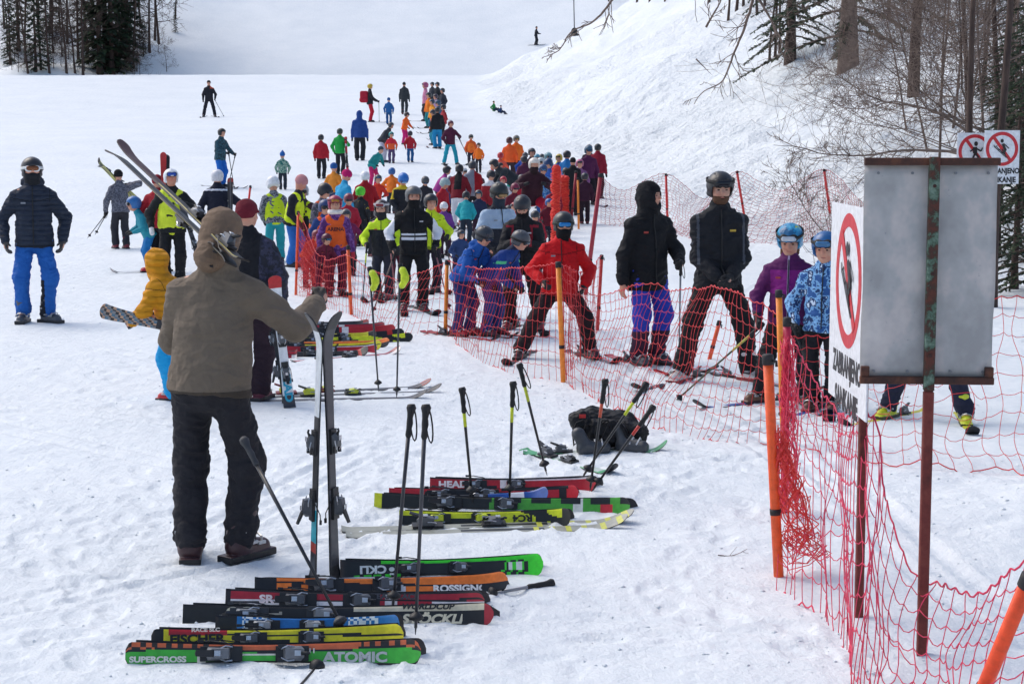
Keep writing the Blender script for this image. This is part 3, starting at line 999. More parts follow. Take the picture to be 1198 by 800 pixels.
    if gait:
        E = SDF()
        E.ell(HF(0, .18, -.55), np.array([.66, .68, .46]) * hh_, Rh, .01)
        E.cap(HF(0, .05, -.7), SM_ + hd * .01 * H, .58 * hh_, .05 * H, .03 * H)
        v, f = E.mesh(max(.006, vox * .85), fold=.004)
        mk('neck_gaiter', v, f, [fabric(gait, .9, 'knit')], root)
    if scarf:
        E = SDF()
        for j in range(10):
            a0 = 2 * pi * j / 10; a1 = 2 * pi * (j + 1) / 10
            c0 = SM_ + hd * (.038) * H + fwd * .01 * H
            p = c0 + (lat * cos(a0) * .052 + fwd * sin(a0) * .052) * H; q = c0 + (lat * cos(a1) * .052 + fwd * sin(a1) * .052) * H
            E.cap(p, q, .024 * H, None, .01)
        v, f = E.mesh(max(.006, vox * .85), fold=.005)
        mk('scarf', v, f, [fabric(scarf, .95, 'knit')], root)
    if hair:
        E = SDF()
        if head in ('helmet', 'kidhelmet', 'beanie'):
            E.cap(HF(-.5, -.5, -.35), HF(-.62, -.35, -1.6), .26 * hh_, .12 * hh_, .02)
            E.cap(HF(.4, -.6, -.35), HF(.5, -.6, -1.3), .26 * hh_, .12 * hh_, .02)
        else:
            E.ell(HF(0, -.2, .3), np.array([.8, .93, .84]) * hh_, Rh, .01)
            E.box(HF(0, 1.2, -.5), np.array([.62, .9, .95]) * hh_, Rh, .1 * hh_, .05 * hh_, 's')
        v, f = E.mesh(max(.006, vox * .85), fold=.004, ffreq=30)
        mk('hair', v, f, [fabric(hair, .6)], root)
    if near and face and not (gog and not gup):
        for s in (-1, 1):
            b = MB(); 
            c0 = HF(s * .28, .735, .05)
            E = SDF(); E.ell(c0, np.array([.105, .06, .055]) * hh_, Rh, .001)
            v, f = E.mesh(.0022)
            ey = mk('eye', v, f, [plastic('3a2d26', .2)], root)
            E = SDF(); E.cap(HF(s * .14, .80, .19), HF(s * .44, .70, .20), .028 * hh_, .022 * hh_, .001)
            v, f = E.mesh(.0026)
            mk('eyebrow', v, f, [fabric('3a2a20', .8)], root)
    if near and face and not gait:
        E = SDF(); E.cap(HF(-.15, .795, -.50), HF(.15, .795, -.50), .03 * hh_, None, .001)
        v, f = E.mesh(.0026)
        mk('lips', v, f, [skin('a8645a')], root)
    if beard:
        E = SDF()
        E.ell(HF(0, .25, -.60), np.array([.60, .62, .50]) * hh_, Rh, .01)
        E.ell(HF(0, .82, -.10), np.array([.42, .45, .30]) * hh_, Rh, .05 * hh_, 's')
        E.ell(HF(0, .9, -.50), np.array([.16, .2, .07]) * hh_, Rh, .03 * hh_, 's')
        v, f = E.mesh(.0055, fold=.002, ffreq=60)
        mk('beard', v, f, [fabric(beard, .9, 'knit')], root)
    # ---- what is worn or held but is a thing of its own
    info = dict(root=root, base=base, H=H, M=Mw, hands=[Mw @ Vector(h[0] + h[1] * .055 * H) for h in handinfo], SM=Mw @ Vector(SM_), HC=Mw @ Vector(HC_), P0=Mw @ Vector(P0_),
                fwd=Mw.to_3x3() @ Vector((0, -1, 0)), hh=hh_)
    if skis:
        ends = []
        for (a, kn, t, fy_) in legs:
            p = Mw @ Vector((t[0], t[1] , 0)); yy = Mw.to_3x3() @ Vector((sin(fy_), -cos(fy_), 0))
            Ls = skl * H
            z0, z1 = tz(p.x - yy.x * .4 * Ls, p.y - yy.y * .4 * Ls), tz(p.x + yy.x * .4 * Ls, p.y + yy.y * .4 * Ls)
            sl = (z1 - z0) / (.8 * Ls) * (1 if slopey else 0)
            yv = Vector((yy.x, yy.y, sl)).normalized()
            p2 = p.copy(); p2.z = max((z0 + z1) / 2, tz(p.x, p.y), base.z) - .012 + .004
            ends.append((p2, yv, Ls))
        (p_a, y_a, _), (p_b, y_b, _) = ends
        if abs(p_a.x - p_b.x) > abs(p_a.y - p_b.y) * .35: nm = ('left', 'right') if p_a.x < p_b.x else ('right', 'left')
        else: nm = ('nearer', 'farther') if p_a.y < p_b.y else ('farther', 'nearer')
        for (p2, yv, Ls), n_ in zip(ends, nm):
            make_ski(frame(p2, yv, (0, 0, 1)), Ls, skis, ' '.join(f'{n_} ski under the {short}'.split()[:16]), 'skis worn on the piste', detail=depth < 45, wid=.1 * min(1, H / 1.4))
    if poles:
        ids = [pp[0] for pp in poles]
        for pp in poles:
            i, tx, tf = pp[:3]; col = pp[3] if len(pp) > 3 else '2a2b2f'; acc = pp[4] if len(pp) > 4 else None
            hw_ = info['hands'][i]
            tip = Mw @ Vector((tx * H, -tf * H, 0)); 
            if len(pp) > 5: tip.z = base.z + pp[5] * H
            else: tip.z = tz(tip.x, tip.y) - .03
            d = (hw_ - tip).normalized()
            n_ = ''
            if len(poles) > 1:
                other = info['hands'][[q for q in ids if q != i][0]] if len(set(ids)) > 1 else hw_
                if len(set(ids)) > 1: n_ = ('left ' if hw_.x < other.x else 'right ')
            make_pole(hw_ + d * .06, tip, f'{n_}ski pole held by the {short}', shaft=col, accent=acc, group='ski poles held in the queue', r=.0085 if depth < 40 else .011, strap=depth < 26)
    return info
# ================================================================== the setting
def snow_material():
    m, t, n, b = new_mat('snow')
    v = _coords(t)
    f = noise(t, v, .35, 4, .6)
    f2 = noise(t, v, 7, 5, .65)
    mx = t.nodes.new('ShaderNodeMix'); mx.data_type = 'FLOAT'; mx.inputs[0].default_value = .55
    t.links.new(f, mx.inputs[2]); t.links.new(f2, mx.inputs[3])
    col = ramp(t, mx.outputs[0], [(.3, (.68, .74, .775, 1)), (.7, (.82, .86, .875, 1))])
    # sparse needles and grit lying on the snow
    g = noise(t, v, 34, 2, .5)
    gm = ramp(t, g, [(.0, (0, 0, 0, 1)), (.80, (0, 0, 0, 1)), (.83, (.55, .55, .55, 1))])
    mc = t.nodes.new('ShaderNodeMix'); mc.data_type = 'RGBA'
    t.links.new(gm, mc.inputs[0]); t.links.new(col, mc.inputs[6]); mc.inputs[7].default_value = (.22, .19, .16, 1)
    t.links.new(mc.outputs[2], b.inputs['Base Color'])
    b.inputs['Roughness'].default_value = .62
    b.inputs['Specular IOR Level'].default_value = .35
    p = bump(t, b, noise(t, v, 1.3, 5, .6), .35, .10)
    at_ = t.nodes.new('ShaderNodeAttribute'); at_.attribute_name = 'churn'
    mu = t.nodes.new('ShaderNodeMath'); mu.operation = 'MULTIPLY'
    t.links.new(noise(t, v, 1.1, 5, .68), mu.inputs[0]); t.links.new(at_.outputs['Fac'], mu.inputs[1])
    p = bump(t, b, mu.outputs[0], 1.0, .9, p)
    p = bump(t, b, noise(t, v, 4.5, 4, .6), .75, .04, p)
    p = bump(t, b, noise(t, _coords(t, (6, .5, 1)), 1.3, 4, .6), .35, .03, p)
    p = bump(t, b, noise(t, v, 14, 5, .72), .55, .022, p)
    bump(t, b, noise(t, v, 70, 4, .75), .7, .006, p)
    return m
SNOW = snow_material()

def build_ground():
    ys = [-60.0, -40, -25, -15, -8, -3, 0, 2, 3.5, 4.6]
    y = 5.4
    while y < 235:
        ys.append(y); y += max(.018, y * .0042)
    ys += [240, 250, 265, 285, 310, 350, 400, 419]
    ys = np.array(ys)
    nx = 560
    u = np.linspace(-1, 1, nx)
    xs = []
    for y in ys:
        hw = 1.6 + abs(y) * .34
        x = u * hw
        xs.append(x)
    xs = np.array(xs)
    # wide skirts to each side
    off = np.array([3, 8, 16, 30, 55, 100, 180.0])
    L = xs[:, :1] - off[::-1][None, :]; R = xs[:, -1:] + off[None, :]
    X = np.concatenate([L, xs, R], 1); Y = np.repeat(ys[:, None], X.shape[1], 1)
    Z = terrain(X, Y)
    # boot prints trodden round the skis, the net and the man
    rg_ = np.random.default_rng(21); pr = random.Random(4)
    for k in range(70):
        x0, y0 = pr.choice([(-1.6, 9.5), (-.6, 7.6), (.1, 8.2), (.2, 10.6), (-.9, 12.5), (.9, 11.5), (1.0, 8.6), (-2.6, 10.5), (-1.8, 7.2), (-3.4, 14), (-1.2, 16)])
        x0 += pr.gauss(0, .7); y0 += pr.gauss(0, .9); a0 = pr.uniform(0, 6.28); ca, sa_ = cos(a0), sin(a0)
        for q in range(7):
            cx = x0 + ca * q * .33 + (q % 2) * .17 * -sa_; cy = y0 + sa_ * q * .33 + (q % 2) * .17 * ca
            r0, r1 = np.searchsorted(ys, cy - .35), np.searchsorted(ys, cy + .35)
            if r1 <= r0 or cy < 5.5: continue
            dx_ = X[r0:r1] - cx; dy_ = Y[r0:r1] - cy
            u_ = (dx_ * ca + dy_ * sa_) / .15; v_ = (-dx_ * sa_ + dy_ * ca) / (.055 + .012 * (u_ > 0))
            d_ = np.sqrt(u_ * u_ + v_ * v_)
            Z[r0:r1] += -.009 * (1 - smooth(.75, 1.05, d_)) + .0035 * np.exp(-((d_ - 1.25) / .22) ** 2)
    V = np.stack([X, Y, Z], -1).reshape(-1, 3)
    r, c = X.shape
    i = np.arange(r - 1)[:, None] * c + np.arange(c - 1)[None, :]
    Fq = np.stack([i, i + 1, i + c + 1, i + c], -1).reshape(-1, 4)
    o = mk('snow_ground', V, Fq, [SNOW], kind='structure')
    x, y = X.ravel(), Y.ravel()
    xb = np.interp(y, [0, 15, 24, 32, 48, 80, 129, 140], [12, 9.5, 7.6, 6.0, 3.2, -0.3, -2.6, -3])
    e = x - xb
    far = 1 - smooth(118, 135, y)
    ch = smooth(-1.5, 1.0, e) * (.35 + .75 * smooth(-.3, .4, vn2(x, y, .12, 33)) + .5 * np.exp(-((e - 1.5) / 2.5) ** 2)) * far * smooth(14, 26, y)
    a = o.data.attributes.new('churn', 'FLOAT', 'POINT'); a.data.foreach_set('value', (ch * .40).astype(np.float32))
    return o
build_ground()
def crumbs():
    rg_ = np.random.default_rng(9); V = []; Q = []
    base = np.array([(1, 0, 0), (-1, 0, 0), (0, 1, 0), (0, -1, 0), (0, 0, 1), (0, 0, -1)], float)
    fc = np.array([(0, 2, 4), (2, 1, 4), (1, 3, 4), (3, 0, 4), (2, 0, 5), (1, 2, 5), (3, 1, 5), (0, 3, 5)])
    n = 9000
    y = 5.5 + 22 * rg_.random(n) ** 1.8; x = (rg_.random(n) * 2 - 1) * (1.2 + y * .30)
    keep = vn2(x, y, .8, 70) + .6 * vn2(x, y, 2.3, 71) > .12
    x, y = x[keep], y[keep]; n = len(x)
    z = terrain(x, y); r = (.003 + .011 * rg_.random(n) ** 3.5)
    for i in range(n):
        b_ = base * r[i] * rg_.uniform(.6, 1.3, (6, 3)) * np.array([1, 1, .7]); V.append(b_ + (x[i], y[i], z[i] + r[i] * .2)); Q.append(fc + 6 * i)
    return mk('snow_crumbs', np.concatenate(V), np.concatenate(Q), [SNOW], kind='stuff', label='loose crumbs of snow scattered over the trampled piste', cat='snow crumbs')
crumbs()

# ------------------------------------------------------------------ thin strands: nets, twigs
def strands(lines, seg=3):
    """lines: list of (Nx3 points, radius or N radii) -> verts, quads"""
    VV = []; FF = []; off = 0
    for P, R in lines:
        P = np.asarray(P, float); n = len(P)
        if n < 2: continue
        R = np.full(n, R) if np.isscalar(R) else np.asarray(R)
        T = np.gradient(P, axis=0); T /= np.maximum(np.linalg.norm(T, axis=1), 1e-9)[:, None]
        ref = np.array([.31, .77, .56]) if abs(T.mean(0) @ np.array([.31, .77, .56])) < .85 else np.array([.9, -.2, .35])
        U = np.cross(T, ref); U /= np.maximum(np.linalg.norm(U, axis=1), 1e-9)[:, None]
        W_ = np.cross(T, U)
        rings = np.stack([P + (U * cos(2 * pi * k / seg) + W_ * sin(2 * pi * k / seg)) * R[:, None] for k in range(seg)], 1)
        VV.append(rings.reshape(-1, 3))
        i = np.arange(n - 1)[:, None] * seg; k = np.arange(seg)[None, :]; k2 = (k + 1) % seg
        FF.append((np.stack([i + k, i + k2, i + seg + k2, i + seg + k], -1).reshape(-1, 4)) + off)
        off += n * seg
    return np.concatenate(VV), np.concatenate(FF)

def resample(P, n):
    P = np.array([tuple(p) for p in P], float)
    s = np.concatenate([[0], np.cumsum(np.linalg.norm(np.diff(P, axis=0), axis=1))])
    t = np.linspace(0, s[-1], n)
    return np.stack([np.interp(t, s, P[:, k]) for k in range(3)], 1), s[-1]

def curve(P, n=40):
    """Catmull-Rom through points"""
    P = [np.array(tuple(p), float) for p in P]
    P = [2 * P[0] - P[1]] + P + [2 * P[-1] - P[-2]]
    out = []
    for i in range(1, len(P) - 2):
        for j in range(n):
            t = j / n
            out.append(.5 * ((2 * P[i]) + (-P[i - 1] + P[i + 1]) * t + (2 * P[i - 1] - 5 * P[i] + 4 * P[i + 1] - P[i + 2]) * t * t + (-P[i - 1] + 3 * P[i] - 3 * P[i + 1] + P[i + 2]) * t ** 3))
    out.append(P[-2])
    return out

def net(label, top, bot, cell=.10, rowh=.115, r=.0024, col='d8383a', seed=0, wob=.28, group=None, rope=1.9, cat='safety net', grow=True):
    T, LT = resample(curve(top), 400); B, LB = resample(curve(bot), 400)
    H_ = np.linalg.norm(T - B, axis=1).mean()
    nc = max(3, int(max(LT, LB) / cell)); nr = max(3, int(round(H_ / rowh)))
    sub = 3
    ni, nj = nc * sub + 1, nr * sub + 1
    a = np.linspace(0, 399, ni)
    Ti = np.stack([np.interp(a, np.arange(400), T[:, k]) for k in range(3)], 1)
    Bi = np.stack([np.interp(a, np.arange(400), B[:, k]) for k in range(3)], 1)
    v = np.linspace(0, 1, nj)
    G = Ti[:, None, :] * (1 - v)[None, :, None] + Bi[:, None, :] * v[None, :, None]
    I, J = np.meshgrid(np.arange(ni), np.arange(nj), indexing='ij')
    # slack: knots wander, cords sag between them
    tdir = np.gradient(Ti, axis=0); tdir /= np.linalg.norm(tdir, axis=1)[:, None]
    w1 = vn2(I / sub, J / sub, .55, seed + 1); w2 = vn2(I / sub, J / sub, .8, seed + 2); w3 = vn2(I / sub, J / sub, .33, seed + 3)
    edge = np.sin(np.linspace(0, pi, ni)) ** .3
    G += tdir[:, None, :] * (w1 * wob * cell * 1.4 * edge[:, None])[:, :, None]
    G[:, :, 2] += w2 * wob * rowh * .9 * edge[:, None] * (np.linspace(.3, 1, nj))[None, :]
    nrm = np.cross(tdir, [0, 0, 1])
    G += nrm[:, None, :] * (w3 * .05 * edge[:, None])[:, :, None]
    ph = (I % sub) / sub
    G[:, :, 2] -= np.sin(ph * pi) * rowh * .12
    lines = []
    for j in range(0, nj, sub):
        rr = r * (rope if j in (0, nj - 1) else 1)
        lines.append((G[:, j], rr))
    for i in range(0, ni, sub):
        lines.append((G[i], r))
    V, Q = strands(lines, 3)
    return mk('safety_net', V, Q, [plastic(col, .55, name='net_cord')], cat=cat, label=label, group=group)

def fence_post(top, bot, r, col, label, capc='1c1a1d', group='posts of the safety net', wrap=None):
    top = Vector(top); bot = Vector(bot); d = (top - bot); L = d.length; d.normalize()
    M = frame(bot, d.orthogonal(), d)
    root = thing('fence_post', label, 'fence post', group=group, mat=M)
    b = MB(); b.tube([(0, 0, -.15), (0, 0, L * .5), (0, 0, L - .05)], r, 12)
    b.tube([(0, 0, L * .28), (0, 0, L * .28 + .03)], r * 1.12, 12, 1)
    b.make('pole', [plastic(col, .45), plastic('251d1d', .6)], root, True)
    b = MB(); b.tube([(0, 0, L - .055), (0, 0, L - .05), (0, 0, L - .006), (0, 0, L)], [r * .9, r * 1.15, r * 1.15, r * .8], 12)
    b.tube([(r * .9, 0, L - .03), (r * 2.0, 0, L - .035), (r * 2.0, 0, L - .06)], r * .28, 6)
    b.make('cap', [plastic(capc, .6)], root, True)
    return root

def post_px(px0, py0, px1, py1, r, col, label, depth=None, tall=None, **k):
    """post with its foot at (px1, py1) and its top at (px0, py0)"""
    b = at(px1, py1) if depth is None else at_depth(px1, py1, depth)
    t = at_depth(px0, py0, b.y + k.pop('dy', 0))
    return fence_post(t, b, r, col, label, **k), t, b

OR = 'f2602a'; RD = 'd8332e'; YO = 'f08a2a'
p1, t1, b1 = post_px(407, 287, 411, 368, .021, OR, 'orange net post below the girl in the orange bib')
p0, t0, b0 = post_px(349, 247, 346, 345, .018, OR, 'orange net post left of the girl in the orange bib')
p2, t2, b2 = post_px(523, 304, 521, 391, .021, YO, 'orange net post at the left of the two bent blue jackets')
p3, t3, b3 = post_px(653, 306, 659, 447, .023, YO, 'orange and yellow net post in front of the red jacket')
p4, t4, b4 = post_px(704, 298, 699, 386, .019, 'c8342c', 'red net post just right of the red jacketed skier')
pC, tC, bC = post_px(911, 339, 917, 520, .022, YO, 'yellow orange post standing before the purple jacket')
pN, tN, bN = post_px(898, 414, 911, 674, .025, 'ee5a22', 'nearest upright orange post beside the bunched net')
pP, tP, bP = post_px(921, 371, 917, 598, .021, 'c92a4c', 'pinkish red post wrapped in bunched netting')
post_px(842, 375, 830, 420, .020, OR, 'short orange post leaning between the legs of the bearded skier')
post_px(509, 229, 512, 302, .017, YO, 'thin yellow orange post behind the black and white jacket')
post_px(633, 221, 634, 268, .024, YO, 'thin yellow post left of the rolled red nets')
post_px(676, 208, 677, 268, .024, YO, 'thin yellow post right of the rolled red nets')
post_px(703, 203, 685, 345, .030, '9c2634', 'long dark red pole leaning behind the red jacketed skier')
post_px(674, 200, 668, 262, .03, '9c2634', 'dark red pole leaning beside the rolled nets')
post_px(293, 217, 288, 262, .024, RD, 'red marker pole beside the white striped jacket')
post_px(281, 234, 283, 262, .024, RD, 'short red marker pole right of the navy jacket')
q1 = post_px(862, 200, 871, 254, .028, RD, 'red post of the upper net behind the bearded skier')
q2 = post_px(964, 198, 971, 250, .028, RD, 'red post of the upper net behind the purple jacket')
q0 = post_px(779, 203, 781, 262, .028, RD, 'red post of the upper net behind the black hood')
ro, tR, bR = post_px(1206, 672, 1128, 860, .027, 'ef4e1c', 'leaning orange post cut by the lower right picture corner', dy=-.35)

def G(px, py, dz=0.0):
    p = at(px, py); p.z += dz; return p
def D(px, py, y): return at_depth(px, py, y)
NG = 'red safety net along the lift queue'
net('loosely hung red net left of the orange post pair', [t0, D(378, 300, (b0.y + b1.y) / 2), t1 - Vector((0, 0, .1))], [b0, G(380, 360), b1], seed=1)
net('red net between the orange posts below the bibbed girl', [t1 - Vector((0, 0, .1)), D(455, 325, (b1.y + b2.y) / 2), D(490, 318, b2.y + .8), t2], [b1, G(450, 384), G(488, 390), b2], seed=2)
net('red net in front of the bent blue jackets and red jacket', [t2, D(560, 313, b2.y - .8), D(610, 312, b3.y + .9), t3], [b2, G(555, 418), G(600, 436), b3], seed=3)
net('slack red net between the red jacket and the bearded skier', [t3, D(672, 325, b3.y + .4), D(700, 345, b3.y + .5), D(752, 330, b3.y - .5), D(790, 338, b3.y - 1.0), D(850, 336, bC.y + 1.0), tC + Vector((0, 0, -.16))],
    [b3, G(700, 470), G(760, 498), G(830, 514), bC + Vector((0, 0, .02))], seed=4, wob=.38)
net('red net strung back from the orange post to the red post', [t3, D(680, 318, 17.5), t4], [b3 + Vector((.03, .1, 0)), G(684, 410), b4], seed=5)
net('red net running behind the grey board to the right edge', [tC + Vector((0, 0, -.3)), D(985, 392, 12.2), D(1060, 380, 11.9), D(1165, 347, 11.8), D(1260, 352, 11.8)],
    [bC, G(985, 535), G(1070, 548), G(1165, 556), G(1270, 560)], seed=6, wob=.45, cell=.12, rowh=.13)
net('far dark red net across the foot of the bank', [D(703, 207, q0[2].y), D(730, 222, q0[2].y), q0[1], D(825, 232, q1[2].y), q1[1], D(912, 222, q1[2].y), q2[1], D(1010, 238, q2[2].y - 2)],
    [G(703, 262), G(740, 266), G(781, 272), G(825, 283), G(872, 284), G(920, 286), G(968, 276), G(1012, 290)], seed=7, cell=.17, rowh=.19, r=.0042, col='b0404a', rope=1.5)
# near net: from the bunched post over the sign pole down to the corner post
net('nearest pink net sagging from the sign pole to the corner', [D(925, 392, 10.1), D(975, 480, 9.2), D(1022, 478, 7.85), D(1034, 560, 7.7), D(1062, 655, 7.4), D(1100, 682, 7.2), D(1142, 694, 6.9), D(1200, 652, 6.5), D(1290, 600, 6.2)],
    [G(908, 690), G(945, 712), G(985, 748), G(1000, 800), G(1010, 860), G(1040, 900), G(1090, 930), G(1150, 960), G(1280, 980)], seed=8, wob=.42, cell=.105, rowh=.16, r=.0026, col='e0335a', rope=1.8)
# bunched netting on two posts
def bunch(label, top, bot, r0, r1, n, col, seed, rr=.0035):
    rg = np.random.default_rng(seed); L = []
    top = np.array(top); bot = np.array(bot)
    for i in range(n):
        m = 34; t = np.linspace(rg.uniform(0, .15), rg.uniform(.8, 1.02), m)
        ph = rg.uniform(0, 6.28, 4); fq = rg.uniform(4, 16, 4)
        rad = (r0 + (r1 - r0) * t) * rg.uniform(.4, 1.1)
        P = top + (bot - top) * t[:, None]
        P = P + np.stack([rad * np.sin(fq[0] * t + ph[0]), rad * np.sin(fq[1] * t + ph[1]), .03 * np.sin(fq[2] * t + ph[2])], 1)
        L.append((P, rr))
    for i in range(n * 2):
        c = top + (bot - top) * rg.uniform(.02, .98); th = np.linspace(0, 2 * pi, 9)
        tt = np.linalg.norm(c - top) / np.linalg.norm(bot - top); rad = (r0 + (r1 - r0) * tt) * rg.uniform(.6, 1.25)
        L.append((c + np.stack([rad * np.cos(th), rad * np.sin(th), .05 * np.sin(th * 2 + rg.uniform(0, 6))], 1), rr * .8))
    V, Q = strands(L, 3)
    return mk('bunched_net', V, Q, [plastic(col, .55, name='net_cord')], cat='safety net', label=label)
bunch('pinkish red netting gathered in a bundle round its post', tP - Vector((0, 0, .05)), bP + Vector((.02, -.1, -.05)), .030, .07, 16, 'f0405c', 5)
bunch('orange red netting tangled low against the nearest post', tN - Vector((-.05, 0, .35)), bN + Vector((.13, 0, .08)), .025, .11, 16, 'ee4640', 6)
bunch('red netting heaped round the far left orange post', t0 - Vector((-.12, 0, .35)), b0 + Vector((.3, 0, .05)), .10, .22, 30, 'e03c40', 7, .003)
def roll(px0, py0, px1, py1, r, label, seed):
    b = at(px1, py1); t = at_depth(px0, py0, b.y); H_ = t.z - b.z
    root = thing('rolled_net', label, 'rolled net', b)
    S = SDF()
    n = 9
    rg = np.random.default_rng(seed)
    for i in range(n):
        z0 = H_ * i / n; z1 = H_ * (i + 1) / n
        S.cap((rg.uniform(-.02, .02), 0, z0 + .02), (rg.uniform(-.02, .02), 0, z1 - .02), r * rg.uniform(.8, 1.1), r * rg.uniform(.8, 1.1), .03)
    v, f = S.mesh(.014, fold=.02, ffreq=14, seed=seed)
    mk('net_roll', v, f, [fabric('e0352c', .6)], root)
    L = []
    for i in range(26):
        th = np.linspace(0, 2 * pi, 11); z = H_ * rg.uniform(.03, .98); a = rg.uniform(-.5, .5)
        L.append((np.stack([np.cos(th) * r * 1.12, np.sin(th) * r * 1.12, z + a * np.cos(th) * r * 2], 1), .006))
    V, Q = strands(L, 3)
    mk('tie_cords', V, Q, [plastic('f04a30', .5)], root)
roll(648, 197, 650, 292, .085, 'taller rolled red safety net standing beside the queue', 3)
roll(660, 209, 660, 262, .10, 'shorter rolled red safety net right of the taller one', 4)

# ------------------------------------------------------------------ signs
def rust_mat(kind):
    m, t, n, b = new_mat('rusty_' + kind)
    v = _coords(t)
    f = noise(t, v, 9 if kind != 'green' else 14, 6, .7)
    if kind == 'green':
        c = ramp(t, f, [(.40, lin('5b2f22')), (.50, lin('3f2c22')), (.55, lin('48604f')), (.70, lin('7f9484'))])
    elif kind == 'brown':
        c = ramp(t, f, [(.3, lin('4a211c')), (.5, lin('713029')), (.72, lin('84473a'))])
    else:
        c = ramp(t, f, [(.3, lin('241a18')), (.52, lin('4a2c22')), (.75, lin('7a4a30'))])
    t.links.new(c, b.inputs['Base Color']); b.inputs['Roughness'].default_value = .8
    bump(t, b, noise(t, v, 60, 4, .7), .5, .003)
    return m
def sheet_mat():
    m, t, n, b = new_mat('mottled_zinc_sheet')
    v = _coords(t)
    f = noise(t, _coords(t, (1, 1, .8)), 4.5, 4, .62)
    c = ramp(t, f, [(.36, lin('9c9b99')), (.49, lin('acaba9')), (.55, lin('bab4b0')), (.66, lin('c8c2bc'))])  # noise mottling in the base colour, from grey to warm pale patches
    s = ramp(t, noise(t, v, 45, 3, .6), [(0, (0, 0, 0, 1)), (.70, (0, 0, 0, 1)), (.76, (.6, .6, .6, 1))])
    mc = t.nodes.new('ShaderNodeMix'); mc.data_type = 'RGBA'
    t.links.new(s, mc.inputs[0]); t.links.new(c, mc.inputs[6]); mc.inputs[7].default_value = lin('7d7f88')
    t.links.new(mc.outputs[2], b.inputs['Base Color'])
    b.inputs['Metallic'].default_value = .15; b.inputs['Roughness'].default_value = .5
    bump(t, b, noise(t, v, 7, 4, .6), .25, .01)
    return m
RB, RG, RK = rust_mat('brown'), rust_mat('green'), rust_mat('dark')
def zat(py, y, px=599): return at_depth(px, py, y).z
yS = at(1087, 765).y
xS = (1089 - 599) / F * yS * 1.004
root = thing('warning_sign', 'back of a large grey metal sign on a rusty pole', 'sign', (xS, yS, tz(xS, yS)), radians(-4))
zg = tz(xS, yS)
ztop, zbot = zat(188, yS) - zg, zat(450, yS) - zg
wl, wr = (1090 - 1011) / F * yS, (1165 - 1090) / F * yS
MBk = MB(); 
def sheet(b, x0, x1, z0, z1, y, th=.003, n=14, seed=0, amp=.004):
    vs = []; fs = []
    for i in range(n + 1):
        for j in range(n + 1):
            x = x0 + (x1 - x0) * i / n; z = z0 + (z1 - z0) * j / n
            dx = amp * .8 * float(vn2(np.array([z]), np.array([seed + .3]), 6, seed)[0]) * (1 if i in (0, n) else 0)
            yy = y + amp * float(vn2(np.array([x]), np.array([z]), 5, seed)[0])
            vs.append((x + dx, yy, z))
    m_ = (n + 1) ** 2
    vs += [(a, b_ + th, c) for a, b_, c in vs]
    for i in range(n):
        for j in range(n):
            a = i * (n + 1) + j
            fs.append((a, a + n + 1, a + n + 2, a + 1)); fs.append((a + m_, a + 1 + m_, a + n + 2 + m_, a + n + 1 + m_))
    for i in range(n):
        for (a, c) in ((i * (n + 1), (i + 1) * (n + 1)), ((i + 1) * (n + 1) + n, i * (n + 1) + n), (i + 1, i), (n * (n + 1) + i, n * (n + 1) + i + 1)):
            fs.append((a, a + m_, c + m_, c))
    b.add(vs, fs)
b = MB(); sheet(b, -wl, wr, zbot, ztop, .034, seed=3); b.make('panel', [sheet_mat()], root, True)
for zz_ in (ztop - .004, zbot + .016):
    b = MB(); b.box(((wr - wl) / 2, .016, zz_), ((wr + wl) / 2 + .004, .016, .015), ch=.2); b.make('frame_bar', [RK], root)
for x in (-wl + .016, wr - .016):
    b = MB(); b.box((x, .012, zbot + .052), (.017, .012, .020), ch=.2); b.make('corner_bracket', [RK], root)
for x in (-wl * .8, -wl * .3, wr * .35, wr * .85):
    for zz_ in (ztop - .05, zbot + .05):
        b = MB(); b.tube([(x, .026, zz_), (x, .036, zz_)], .006, 8); b.make('rivet', [plastic('7a7c80', .5, .4)], root)
b = MB(); b.box((0, 0, (ztop + zbot) / 2 - .005), (.021, .018, (ztop - zbot) / 2 + .02), ch=.25); b.make('upper_pole', [RG], root)
b = MB(); b.box((0, 0, (zbot - .3) / 2 - .02), (.0205, .018, (zbot + .3) / 2 - .006), ch=.25); b.make('lower_pole', [RB], root)
for z in (ztop - .1, (ztop + zbot) / 2, zbot + .12):
    b = MB(); b.tube([(0, -.024, z), (0, .032, z)], .008, 6); b.make('bolt', [RK], root)

